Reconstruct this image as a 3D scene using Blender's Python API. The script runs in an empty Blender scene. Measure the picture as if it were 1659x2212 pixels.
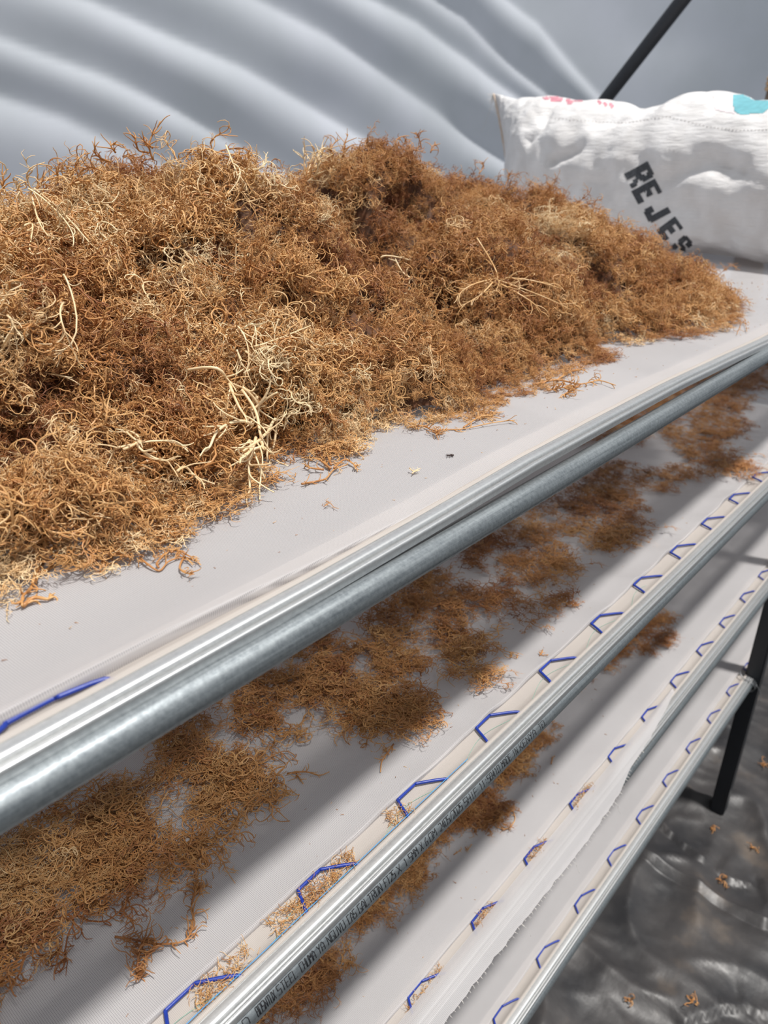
import bpy, bmesh, math, random
import numpy as np
from mathutils import Vector, Matrix, noise
from mathutils.bvhtree import BVHTree

# ------------------------------------------------------------------ camera, world, sun, exposure
scene = bpy.context.scene
COL = scene.collection
ZC = 1.80                                   # camera height above the floor (m)
F_PX, CX, CY = 1600.0, 829.5, 1106.0
PITCH, YAW = math.radians(25.9), math.radians(41.4)
hd = np.array([math.cos(YAW), math.sin(YAW), 0]); rt = np.array([math.sin(YAW), -math.cos(YAW), 0]); upv = np.array([0, 0, 1.0])
fw = hd*math.cos(PITCH) - upv*math.sin(PITCH); cu = hd*math.sin(PITCH) + upv*math.cos(PITCH)
cam_data = bpy.data.cameras.new('camera'); cam = bpy.data.objects.new('camera', cam_data); COL.objects.link(cam)
cam_data.sensor_fit = 'VERTICAL'; cam_data.sensor_height = 36; cam_data.lens = F_PX/2212*36
cam_data.clip_start = 0.02
cam.matrix_world = Matrix(((rt[0], cu[0], -fw[0], 0), (rt[1], cu[1], -fw[1], 0), (rt[2], cu[2], -fw[2], ZC), (0, 0, 0, 1)))
cam_data.dof.use_dof = True; cam_data.dof.focus_distance = 0.72; cam_data.dof.aperture_fstop = 7.5
scene.camera = cam
world = bpy.data.worlds.new('sky'); scene.world = world; world.use_nodes = True
wn = world.node_tree; wn.nodes.clear()
wo = wn.nodes.new('ShaderNodeOutputWorld'); wb = wn.nodes.new('ShaderNodeBackground')
wr = wn.nodes.new('ShaderNodeValToRGB'); ws = wn.nodes.new('ShaderNodeSeparateXYZ'); wt = wn.nodes.new('ShaderNodeTexCoord')
wm = wn.nodes.new('ShaderNodeMapRange'); wm.inputs['From Min'].default_value = -0.15; wm.inputs['From Max'].default_value = 1
wn.links.new(wt.outputs['Generated'], ws.inputs[0]); wn.links.new(ws.outputs[2], wm.inputs['Value']); wn.links.new(wm.outputs[0], wr.inputs[0])
wr.color_ramp.elements[0].color = (0.50, 0.54, 0.58, 1); wr.color_ramp.elements[1].color = (0.93, 0.96, 1.0, 1)
wn.links.new(wr.outputs[0], wb.inputs[0]); wb.inputs[1].default_value = 0.66
wn.links.new(wb.outputs[0], wo.inputs[0])
sun_d = bpy.data.lights.new('sun', 'SUN'); sun = bpy.data.objects.new('sun', sun_d); COL.objects.link(sun)
sun_d.energy = 4.9; sun_d.angle = math.radians(4.5); sun_d.color = (1.0, 0.965, 0.92)
sun.rotation_euler = Vector((0.05, -0.30, 1.0)).to_track_quat('Z', 'Y').to_euler()
sun.location = (0, 0, 5)
scene.view_settings.view_transform = 'Standard'; scene.view_settings.look = 'None'
scene.view_settings.gamma = 1; scene.view_settings.exposure = -0.03; scene.view_settings.use_curve_mapping = False
scene.cycles.max_bounces = 8; scene.cycles.diffuse_bounces = 4; scene.cycles.transparent_max_bounces = 8
scene.cycles.caustics_reflective = False; scene.cycles.caustics_refractive = False

rng = random.Random(7); nr = np.random.RandomState(7)

# ------------------------------------------------------------------ helpers: measuring the place from the photograph
def ray(x, y): return fw + rt*(x-CX)/F_PX - cu*(y-CY)/F_PX
def onz(x, y, z):                           # pixel -> point on the horizontal plane z (camera-relative)
    d = ray(x, y); return d*(z/d[2])
def ony(x, y, Y):
    d = ray(x, y); return d*(Y/d[1])
def proj(P):
    z = float(np.dot(P, fw)); return CX+F_PX*float(np.dot(P, rt))/z, CY-F_PX*float(np.dot(P, cu))/z
def W(p): return (float(p[0]), float(p[1]), float(p[2])+ZC)

# ------------------------------------------------------------------ helpers: materials
def mat(name):
    m = bpy.data.materials.new(name); m.use_nodes = True; nt = m.node_tree
    return m, nt, nt.nodes['Principled BSDF'], nt.nodes['Material Output']
def N(nt, t, **kw):
    n = nt.nodes.new(t)
    for k, v in kw.items():
        if k in n.inputs: n.inputs[k].default_value = v
        else: setattr(n, k, v)
    return n
def L(nt, a, b): nt.links.new(a, b)
def ramp(nt, stops):
    r = nt.nodes.new('ShaderNodeValToRGB'); e = r.color_ramp.elements
    while len(e) < len(stops): e.new(0.5)
    for i, (p, c) in enumerate(stops): e[i].position = p; e[i].color = (*c, 1) if len(c) == 3 else c
    return r
def noise_bump(nt, b, scale, strength, dist=0.001, detail=6, coord='Object', vec=None):
    tc = N(nt, 'ShaderNodeTexCoord'); n = N(nt, 'ShaderNodeTexNoise', Scale=scale, Detail=detail)
    L(nt, vec or tc.outputs[coord], n.inputs['Vector'])
    bp = N(nt, 'ShaderNodeBump', Strength=strength, Distance=dist); L(nt, n.outputs['Fac'], bp.inputs['Height'])
    L(nt, bp.outputs[0], b.inputs['Normal']); return n, bp
def simple(name, col, rough=0.6, metal=0.0, bscale=200, bstr=0.15, var=0.12):
    m, nt, b, o = mat(name)
    tc = N(nt, 'ShaderNodeTexCoord'); n = N(nt, 'ShaderNodeTexNoise', Scale=bscale*0.3, Detail=5); L(nt, tc.outputs['Object'], n.inputs['Vector'])
    r = ramp(nt, [(0.3, tuple(c*(1-var) for c in col)), (0.7, tuple(min(1, c*(1+var)) for c in col))])
    L(nt, n.outputs['Fac'], r.inputs[0]); L(nt, r.outputs[0], b.inputs['Base Color'])
    b.inputs['Roughness'].default_value = rough; b.inputs['Metallic'].default_value = metal
    noise_bump(nt, b, bscale, bstr); return m

def seaweed_mat(name, stops, rough=0.36, trans=0.24, inst=True, fixed=0.5):
    m, nt, b, o = mat(name)
    tc = N(nt, 'ShaderNodeTexCoord'); n = N(nt, 'ShaderNodeTexNoise', Scale=30, Detail=3); L(nt, tc.outputs['Object'], n.inputs['Vector'])
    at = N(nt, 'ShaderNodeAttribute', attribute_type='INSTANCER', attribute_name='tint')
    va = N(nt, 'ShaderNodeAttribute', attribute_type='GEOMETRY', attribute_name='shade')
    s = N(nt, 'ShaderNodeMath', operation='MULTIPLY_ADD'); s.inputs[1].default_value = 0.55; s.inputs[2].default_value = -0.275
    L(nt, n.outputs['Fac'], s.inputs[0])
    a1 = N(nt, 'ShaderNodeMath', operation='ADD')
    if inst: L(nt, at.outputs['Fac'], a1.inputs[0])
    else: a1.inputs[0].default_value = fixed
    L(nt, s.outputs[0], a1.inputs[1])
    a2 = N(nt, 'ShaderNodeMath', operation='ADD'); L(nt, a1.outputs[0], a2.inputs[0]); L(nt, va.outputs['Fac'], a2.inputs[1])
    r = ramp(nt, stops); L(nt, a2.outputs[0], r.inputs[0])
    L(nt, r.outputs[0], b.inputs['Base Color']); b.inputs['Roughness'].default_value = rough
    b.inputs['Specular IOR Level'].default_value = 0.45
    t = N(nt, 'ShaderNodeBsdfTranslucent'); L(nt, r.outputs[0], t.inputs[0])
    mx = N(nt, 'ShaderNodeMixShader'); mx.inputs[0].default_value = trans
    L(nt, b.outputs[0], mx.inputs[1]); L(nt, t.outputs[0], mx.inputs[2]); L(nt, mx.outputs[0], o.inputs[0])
    return m
SW = [(0.0, (0.15, 0.050, 0.025)), (0.25, (0.36, 0.140, 0.055)), (0.5, (0.59, 0.290, 0.105)), (0.72, (0.77, 0.47, 0.20)), (1.0, (0.93, 0.77, 0.50))]
M_SW = seaweed_mat('dried_seaweed', SW)
M_SPRIG = seaweed_mat('loose_seaweed', SW, inst=False, fixed=0.52)
M_PALE = seaweed_mat('pale_seaweed', SW, inst=False, fixed=0.93, trans=0.2)
M_DARK = seaweed_mat('dark_seaweed', SW, inst=False, fixed=0.12)
M_CORE = simple('seaweed_core_shade', (0.09, 0.036, 0.014), 0.8, bscale=300, bstr=0.8, var=0.5)  # inner surface coloured extra dark to paint the shade between strands

def cloth_mat(name, c0, c1, pitch=0.0015, transl=0.36, transp=0.24, rough=0.55):
    m, nt, b, o = mat(name)
    tc = N(nt, 'ShaderNodeTexCoord'); sp = N(nt, 'ShaderNodeSeparateXYZ'); L(nt, tc.outputs['Object'], sp.inputs[0])
    outs = []
    for ax in (0, 1):
        mu = N(nt, 'ShaderNodeMath', operation='MULTIPLY'); mu.inputs[1].default_value = 2*math.pi/pitch; L(nt, sp.outputs[ax], mu.inputs[0])
        si = N(nt, 'ShaderNodeMath', operation='SINE'); L(nt, mu.outputs[0], si.inputs[0]); outs.append(si)
    ad = N(nt, 'ShaderNodeMath', operation='ADD'); L(nt, outs[0].outputs[0], ad.inputs[0]); L(nt, outs[1].outputs[0], ad.inputs[1])
    mr = N(nt, 'ShaderNodeMapRange'); mr.inputs['From Min'].default_value = -1.9; mr.inputs['From Max'].default_value = 0.2; L(nt, ad.outputs[0], mr.inputs['Value'])
    big = N(nt, 'ShaderNodeTexNoise', Scale=9, Detail=4); L(nt, tc.outputs['Object'], big.inputs['Vector'])
    rb = ramp(nt, [(0.3, tuple(c*0.93 for c in c1)), (0.7, c1)]); L(nt, big.outputs['Fac'], rb.inputs[0])
    mix = N(nt, 'ShaderNodeMix', data_type='RGBA'); mix.inputs['A'].default_value = (*c0, 1)
    L(nt, mr.outputs[0], mix.inputs['Factor']); L(nt, rb.outputs[0], mix.inputs['B'])
    col = mix.outputs['Result']
    L(nt, col, b.inputs['Base Color']); b.inputs['Roughness'].default_value = rough; b.inputs['Specular IOR Level'].default_value = 0.3
    bp = N(nt, 'ShaderNodeBump', Strength=0.25, Distance=0.0004); L(nt, ad.outputs[0], bp.inputs['Height']); L(nt, bp.outputs[0], b.inputs['Normal'])
    t = N(nt, 'ShaderNodeBsdfTranslucent'); L(nt, col, t.inputs[0])
    tp = N(nt, 'ShaderNodeBsdfTransparent')
    m1 = N(nt, 'ShaderNodeMixShader'); m1.inputs[0].default_value = transl; L(nt, b.outputs[0], m1.inputs[1]); L(nt, t.outputs[0], m1.inputs[2])
    m2 = N(nt, 'ShaderNodeMixShader'); m2.inputs[0].default_value = transp; L(nt, m1.outputs[0], m2.inputs[1]); L(nt, tp.outputs[0], m2.inputs[2])
    L(nt, m2.outputs[0], o.inputs[0]); return m
M_CLOTH = cloth_mat('mesh_cloth', (0.36, 0.35, 0.37), (0.82, 0.80, 0.805))
M_STRIP = cloth_mat('cream_backing', (0.55, 0.50, 0.46), (0.86, 0.79, 0.73), pitch=0.0012)

def galv_mat(name, c_lo, c_hi, r_lo, r_hi, streak=True):
    m, nt, b, o = mat(name)
    tc = N(nt, 'ShaderNodeTexCoord'); mp = N(nt, 'ShaderNodeMapping'); mp.inputs['Scale'].default_value = (1, 1, 1)
    L(nt, tc.outputs['Object'], mp.inputs[0])
    n1 = N(nt, 'ShaderNodeTexNoise', Scale=260, Detail=6, Roughness=0.7); L(nt, mp.outputs[0], n1.inputs['Vector'])
    mp2 = N(nt, 'ShaderNodeMapping'); mp2.inputs['Scale'].default_value = (6, 260, 260); L(nt, tc.outputs['Object'], mp2.inputs[0])
    n2 = N(nt, 'ShaderNodeTexNoise', Scale=1.5, Detail=4); L(nt, mp2.outputs[0], n2.inputs['Vector'])
    ad = N(nt, 'ShaderNodeMath', operation='MULTIPLY_ADD'); ad.inputs[1].default_value = 0.5; L(nt, n1.outputs['Fac'], ad.inputs[0])
    h = N(nt, 'ShaderNodeMath', operation='MULTIPLY'); h.inputs[1].default_value = 0.5; L(nt, n2.outputs['Fac'], h.inputs[0]); L(nt, h.outputs[0], ad.inputs[2])
    r = ramp(nt, [(0.32, c_lo), (0.62, c_hi)]); L(nt, ad.outputs[0], r.inputs[0]); L(nt, r.outputs[0], b.inputs['Base Color'])
    rr = N(nt, 'ShaderNodeMapRange'); rr.inputs['To Min'].default_value = r_hi; rr.inputs['To Max'].default_value = r_lo
    L(nt, ad.outputs[0], rr.inputs['Value']); L(nt, rr.outputs[0], b.inputs['Roughness'])
    b.inputs['Metallic'].default_value = 0.85
    bp = N(nt, 'ShaderNodeBump', Strength=0.3, Distance=0.0004); L(nt, ad.outputs[0], bp.inputs['Height']); L(nt, bp.outputs[0], b.inputs['Normal'])
    return m
M_TUBE = galv_mat('galvanised_tube', (0.13, 0.15, 0.165), (0.33, 0.36, 0.375), 0.42, 0.64)
M_CHAN = galv_mat('bright_channel', (0.50, 0.51, 0.52), (0.74, 0.75, 0.745), 0.30, 0.48)
M_WIRE = simple('blue_pvc_wire', (0.010, 0.034, 0.27), 0.38, bscale=400, bstr=0.1)
M_LEG = simple('black_steel_leg', (0.012, 0.014, 0.018), 0.4, 0.0, bscale=120)
M_INK = simple('black_ink', (0.015, 0.016, 0.02), 0.6)
M_BAGINK = simple('faded_black_print', (0.045, 0.048, 0.055), 0.6, var=0.5, bscale=600)
M_RED = simple('faded_red_print', (0.55, 0.22, 0.27), 0.6, var=0.3, bscale=300)
M_TEAL = simple('teal_print', (0.14, 0.40, 0.46), 0.5, var=0.15)
M_PINK = simple('pale_pink_print', (0.80, 0.70, 0.73), 0.5, var=0.05)
M_THREAD = simple('blue_thread', (0.06, 0.30, 0.62), 0.7)
M_GREEN = simple('green_thread', (0.22, 0.45, 0.36), 0.7)
M_WHITE = simple('white_thread', (0.75, 0.72, 0.68), 0.7)
M_STITCH = simple('grey_stitching', (0.42, 0.40, 0.38), 0.8)
M_HOOP = simple('dark_hoop_pipe', (0.028, 0.031, 0.038), 0.5)
M_POST = simple('rough_bark', (0.16, 0.12, 0.09), 0.9, bscale=60, bstr=0.9, var=0.6)
M_TWINE = simple('jute_rope', (0.50, 0.34, 0.20), 0.9, bscale=200, bstr=0.8, var=0.3)
M_ANT = simple('insect_shell', (0.03, 0.012, 0.01), 0.3)

# ------------------------------------------------------------------ helpers: objects
def link(o, parent=None):
    COL.objects.link(o)
    if parent: o.parent = parent
    return o
def empty(name, loc, label, cat, group=None):
    o = bpy.data.objects.new(name, None); o.location = loc; o.empty_display_size = 0.05; link(o)
    o['label'] = label; o['category'] = cat
    if group: o['group'] = group
    return o
def tag(o, label=None, cat=None, group=None, kind=None):
    for k, v in dict(label=label, category=cat, group=group, kind=kind).items():
        if v: o[k] = v
    return o
def mesh_obj(name, verts, faces, material, parent=None, smooth=True, linked=True, shade=None):
    me = bpy.data.meshes.new(name); me.from_pydata([tuple(map(float, v)) for v in verts], [], faces); me.update()
    if smooth: me.polygons.foreach_set('use_smooth', [True]*len(me.polygons))
    for m_ in (material if isinstance(material, (list, tuple)) else [material]): me.materials.append(m_)
    if shade is not None:
        a = me.attributes.new('shade', 'FLOAT', 'POINT'); a.data.foreach_set('value', shade)
    o = bpy.data.objects.new(name, me)
    if linked: link(o, parent)
    return o
def in_parent(o, parent):                   # keep world placement when parenting under an Empty that only has a location
    o.parent = parent; o.location = Vector(o.location) - parent.location; return o
class MB:
    def __init__(s): s.v = []; s.f = []; s.sh = []
    def tube(s, pts, r, sides=4, r1=None, sh=0.0, sh1=None, cap=True):
        pts = np.asarray(pts, float); n = len(pts); r1 = r if r1 is None else r1; sh1 = sh if sh1 is None else sh1
        T = np.gradient(pts, axis=0); T /= (np.linalg.norm(T, axis=1, keepdims=True)+1e-12)
        ref = np.array([0.0, 0, 1]) if abs(T[0][2]) < 0.9 else np.array([1.0, 0, 0])
        u = np.cross(T[0], ref); u /= np.linalg.norm(u)
        base = len(s.v)
        an = np.arange(sides)*2*math.pi/sides
        for i in range(n):
            u = u - T[i]*np.dot(u, T[i]); u /= (np.linalg.norm(u)+1e-12); w = np.cross(T[i], u)
            k = i/(n-1); rr = (r[i] if hasattr(r, '__len__') else r+(r1-r)*k)
            ring = pts[i] + rr*(np.cos(an)[:, None]*u + np.sin(an)[:, None]*w)
            s.v.extend(map(tuple, ring)); s.sh.extend([sh+(sh1-sh)*k]*sides)
            if i:
                a = base+(i-1)*sides; b = base+i*sides
                for j in range(sides):
                    j2 = (j+1) % sides; s.f.append((a+j, a+j2, b+j2, b+j))
        if cap and sides >= 3:
            s.f.append(tuple(base+j for j in reversed(range(sides)))); s.f.append(tuple(base+(n-1)*sides+j for j in range(sides)))
    def box(s, c, h, R=None):
        b = len(s.v)
        for dx, dy, dz in ((-1,-1,-1),(1,-1,-1),(1,1,-1),(-1,1,-1),(-1,-1,1),(1,-1,1),(1,1,1),(-1,1,1)):
            p = np.array([dx*h[0], dy*h[1], dz*h[2]])
            if R is not None: p = R @ p
            s.v.append(tuple(np.array(c)+p)); s.sh.append(0)
        for q in ((0,3,2,1),(4,5,6,7),(0,1,5,4),(1,2,6,5),(2,3,7,6),(3,0,4,7)): s.f.append(tuple(b+i for i in q))
    def obj(s, name, material, parent=None, smooth=True, linked=True):
        return mesh_obj(name, s.v, s.f, material, parent, smooth, linked, s.sh)
def smooth_interp(x, xs, ys):
    return float(np.interp(x, xs, ys))
def catmull(P, n):
    P = [np.array(p, float) for p in P]; P = [2*P[0]-P[1]] + P + [2*P[-1]-P[-2]]; out = []
    for i in range(1, len(P)-2):
        for k in range(n):
            t = k/n; a, b, c, d = P[i-1], P[i], P[i+1], P[i+2]
            out.append(0.5*((2*b)+(-a+c)*t+(2*a-5*b+4*c-d)*t*t+(-a+3*b-3*c+d)*t**3))
    out.append(P[-2]); return np.array(out)
def nz(x, y=0.0, z=0.0): return noise.noise((x, y, z))

# ------------------------------------------------------------------ setting: floor sheet, greenhouse film
def axis_pts(lo, a, b, hi, step, big):
    return sorted(set([round(v, 4) for v in list(np.arange(lo, a, big))+list(np.arange(a, b, step))+list(np.arange(b, hi+big, big))]))
folds = [[(1300, 1800), (1370, 1850), (1460, 1905), (1560, 1965), (1700, 2040)], [(1420, 1780), (1475, 1835), (1512, 1872)],
         [(1545, 1890), (1580, 1912), (1625, 1922)], [(1640, 1905), (1644, 1940), (1655, 1965)], [(1470, 2225), (1560, 2190), (1600, 2185), (1700, 2215)]]
fold_w = [[onz(x, y, -ZC)[:2] for x, y in f] for f in folds]
fold_h = [0.024, 0.016, 0.012, 0.012, 0.012]
def seg_info(px, py, A, B):
    d = B-A; l2 = d @ d; t = ((px-A[0])*d[0]+(py-A[1])*d[1])/l2; tc = min(1, max(0, t))
    q = A+tc*d; v = np.array([px, py])-q; dist = math.hypot(*v); side = d[0]*v[1]-d[1]*v[0]
    return dist, (1 if side > 0 else -1), t
def floor_z(x, y):
    z = 0.0
    w = nz(x*2.1, y*2.1, 5)*0.5
    r1 = 1-abs(nz(x*3.2+w, y*5.0-w, 1))*2.0; r2 = 1-abs(nz(x*9+w*2, y*7+x*3, 2))*2.0; r3 = 1-abs(nz(x*22, y*26+x*9, 3))*2
    z += 0.026*max(0, r1)**2 + 0.007*max(0, r2)**2 + 0.0012*max(0, r3)**2 + 0.010*nz(x*1.7, y*1.7, 9)
    if 0.7 < x < 4.5 and -1 < y < 1.6:
        for f, h in zip(fold_w, fold_h):
            best = (9, 1)
            for a, b in zip(f[:-1], f[1:]):
                d, s, t = seg_info(x, y, a, b)
                if d < best[0]: best = (d, s, 0 <= t <= 1)
            d, s = best[:2]
            if d < 0.12 and best[2]: z += h*(math.exp(-d/0.035) if s > 0 else (-0.25*math.exp(-d/0.022)))
    return z
fxs = axis_pts(-6, 0.9, 4.0, 9, 0.0095, 0.35); fys = axis_pts(-5, -0.45, 1.1, 6, 0.0095, 0.35)
fv = [(x, y, floor_z(x, y)) for x in fxs for y in fys]; ny_ = len(fys)
ff = [(i*ny_+j, (i+1)*ny_+j, (i+1)*ny_+j+1, i*ny_+j+1) for i in range(len(fxs)-1) for j in range(ny_-1)]
m, nt, b, o = mat('black_plastic_sheet')
tc = N(nt, 'ShaderNodeTexCoord'); n1 = N(nt, 'ShaderNodeTexNoise', Scale=7, Detail=8); L(nt, tc.outputs['Object'], n1.inputs['Vector'])
r = ramp(nt, [(0.35, (0.022, 0.022, 0.024)), (0.6, (0.045, 0.042, 0.042)), (0.8, (0.12, 0.095, 0.075))]); L(nt, n1.outputs['Fac'], r.inputs[0]); L(nt, r.outputs[0], b.inputs['Base Color'])
n2 = N(nt, 'ShaderNodeTexNoise', Scale=40, Detail=5); L(nt, tc.outputs['Object'], n2.inputs['Vector'])
rr = N(nt, 'ShaderNodeMapRange'); rr.inputs['To Min'].default_value = 0.30; rr.inputs['To Max'].default_value = 0.62; L(nt, n2.outputs['Fac'], rr.inputs['Value']); L(nt, rr.outputs[0], b.inputs['Roughness'])
bp = N(nt, 'ShaderNodeBump', Strength=0.3, Distance=0.003); L(nt, n2.outputs['Fac'], bp.inputs['Height']); L(nt, bp.outputs[0], b.inputs['Normal'])
floor = mesh_obj('floor', fv, ff, m); tag(floor, 'crumpled black plastic ground sheet with torn folds', kind='structure')

# greenhouse film: a taut sheet behind the rack with long diagonal folds (lit by sun and sky)
WY = 2.75
def film_pt(s):                              # path along the wall in plan: straight beside the rack, then rounding into the far end wall
    if s < 3.6: return (s, WY, (0, -1))
    R = 1.6; q = (s-3.6)/R
    if q < math.pi/2: return (3.6+R*math.sin(q), WY-R*(1-math.cos(q)), (-math.sin(q), -math.cos(q)))
    return (3.6+R, WY-R-(s-3.6-R*math.pi/2), (-1, 0))
def film_hit(px, py):
    d = ray(px, py); best = None
    for s in np.arange(-1.5, 8.5, 0.02):
        x, y, n = film_pt(s); a = math.atan2(y, x); da = math.atan2(d[1], d[0])
        if best is None or abs(a-da) < best[0]: best = (abs(a-da), s, x, y)
    k = math.hypot(best[2], best[3])/math.hypot(d[0], d[1]); return best[1], k*d[2]+ZC
creases = [  # valley lines between the soft pillows of the film, from the lowest up
    [(-80, 190), (20, 215), (130, 255), (235, 305), (330, 350)],
    [(-60, 60), (100, 120), (230, 165), (380, 240), (500, 310), (640, 395)],
    [(150, -20), (340, 65), (520, 145), (640, 215), (800, 310)],
    [(400, -80), (560, 0), (700, 75), (830, 165), (940, 240), (1045, 320)],
    [(640, -90), (760, -20), (900, 50), (1010, 130), (1110, 210)],
    [(760, -120), (880, -40), (1000, 40), (1180, 205)],
    [(900, -150), (1040, -50), (1160, 50), (1290, 200)]]
cr_w = []
for pl in creases:
    w_ = np.array([film_hit(x, y) for x, y in pl]); cr_w.append(w_)
def crease_z(i, s):
    w_ = cr_w[i]
    if s < w_[0, 0]: k = (w_[1, 1]-w_[0, 1])/(w_[1, 0]-w_[0, 0]); return w_[0, 1]+(s-w_[0, 0])*k*0.6
    if s > w_[-1, 0]: k = (w_[-1, 1]-w_[-2, 1])/(w_[-1, 0]-w_[-2, 0]); return w_[-1, 1]+(s-w_[-1, 0])*k
    return float(np.interp(s, w_[:, 0], w_[:, 1]))
def film_off(s, z):
    o_ = 0.04*nz(s*0.7, z*0.7, 3)+0.012*nz(s*1.6, z*3, 8)
    zz = [crease_z(i, s) for i in range(len(cr_w))]
    for i in range(len(zz)):
        lo = zz[i]; hi = zz[i+1] if i+1 < len(zz) else lo+0.5
        # a pillow hangs below each valley line
        bot = zz[i-1] if i else lo-0.30
        top = lo
        if top-bot < 0.02: continue
        if bot < z <= top:
            q = (top-z)/(top-bot); gap = min(0.42, top-bot)
            amp = gap*0.165*(0.8+0.5*nz(s*1.3, i*3.1, z*0.9))
            o_ += amp*(math.sin(math.pi*q**0.66)**1.5)*(1 if i else max(0, 1-abs(s-0.8)/2.2))
            break
    return o_
ss = np.arange(-1.5, 8.5, 0.022); zs = np.concatenate([np.arange(0.0, 1.5, 0.06), np.arange(1.5, 3.2, 0.016), np.arange(3.2, 5.2, 0.06)]); v = []
for s in ss:
    x, y, n = film_pt(s)
    for z in zs:
        lean = 0.0
        o_ = film_off(s, z)+lean
        v.append((x+n[0]*o_, y+n[1]*o_, z))
nzs = len(zs); f = [(i*nzs+j, (i+1)*nzs+j, (i+1)*nzs+j+1, i*nzs+j+1) for i in range(len(ss)-1) for j in range(nzs-1)]
m, nt, b, o = mat('greenhouse_film')
tc = N(nt, 'ShaderNodeTexCoord'); n1 = N(nt, 'ShaderNodeTexNoise', Scale=1.3, Detail=5); L(nt, tc.outputs['Object'], n1.inputs['Vector'])
r = ramp(nt, [(0.35, (0.64, 0.68, 0.73)), (0.65, (0.76, 0.79, 0.87))]); L(nt, n1.outputs['Fac'], r.inputs[0]); L(nt, r.outputs[0], b.inputs['Base Color'])
b.inputs['Roughness'].default_value = 0.38
t = N(nt, 'ShaderNodeBsdfTranslucent'); L(nt, r.outputs[0], t.inputs[0]); mx = N(nt, 'ShaderNodeMixShader'); mx.inputs[0].default_value = 0.40
L(nt, b.outputs[0], mx.inputs[1]); L(nt, t.outputs[0], mx.inputs[2]); L(nt, mx.outputs[0], o.inputs[0])
film = mesh_obj('wall_back', v, f, m); tag(film, 'translucent white greenhouse film with long diagonal folds', kind='structure')

# ------------------------------------------------------------------ the drying rack
Y_R, TR = 0.320, 0.0125
XA, XB = -0.9, 3.3
Y_BACK = 1.85
tiers = dict(A=-0.2925, B=-0.6165, C=-0.963, D=-1.300)
rack = empty('drying_rack', (1.2, 0.9, 0), 'four-tier galvanised steel drying rack with white mesh cloth shelves clamped by blue wire', 'rack')
def rp(o): return in_parent(o, rack)
def lift(k, x):                              # the top channel bows up off its tube
    if k == 'A': return smooth_interp(x, [-1, 0.1, 0.3, 0.43, 0.58, 0.75, 0.92, 1.1, 1.3, 3.5], [0, 0, 0.001, 0.004, 0.0095, 0.0105, 0.0105, 0.006, 0.0, 0])
    return 0.0
def chan_y(k): return {'A': (0.3205, 0.3405), 'B': (0.3115, 0.3315), 'C': (0.3115, 0.3315), 'D': (0.312, 0.332)}[k]
xs_r = np.concatenate([np.arange(XA, 1.4, 0.04), np.arange(1.4, XB+0.01, 0.1)])
def profile_sweep(prof, xs, zfun, closed=True):
    v = []; f = []; n = len(prof)
    for x in xs:
        dz = zfun(x)
        for (y, z) in prof: v.append((x, y, z+dz))
    for i in range(len(xs)-1):
        for j in range(n if closed else n-1):
            j2 = (j+1) % n; f.append((i*n+j, (i+1)*n+j, (i+1)*n+j2, i*n+j2))
    f.append(tuple(range(n))); f.append(tuple((len(xs)-1)*n+j for j in reversed(range(n))))
    return v, f
lab_t = dict(A='thick grey tube under the top shelf edge', B='tube printed with black size lettering, second from top', C='third tube from the top, mostly under frayed cloth', D='lowest tube, running down beside the black ground sheet')
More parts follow.
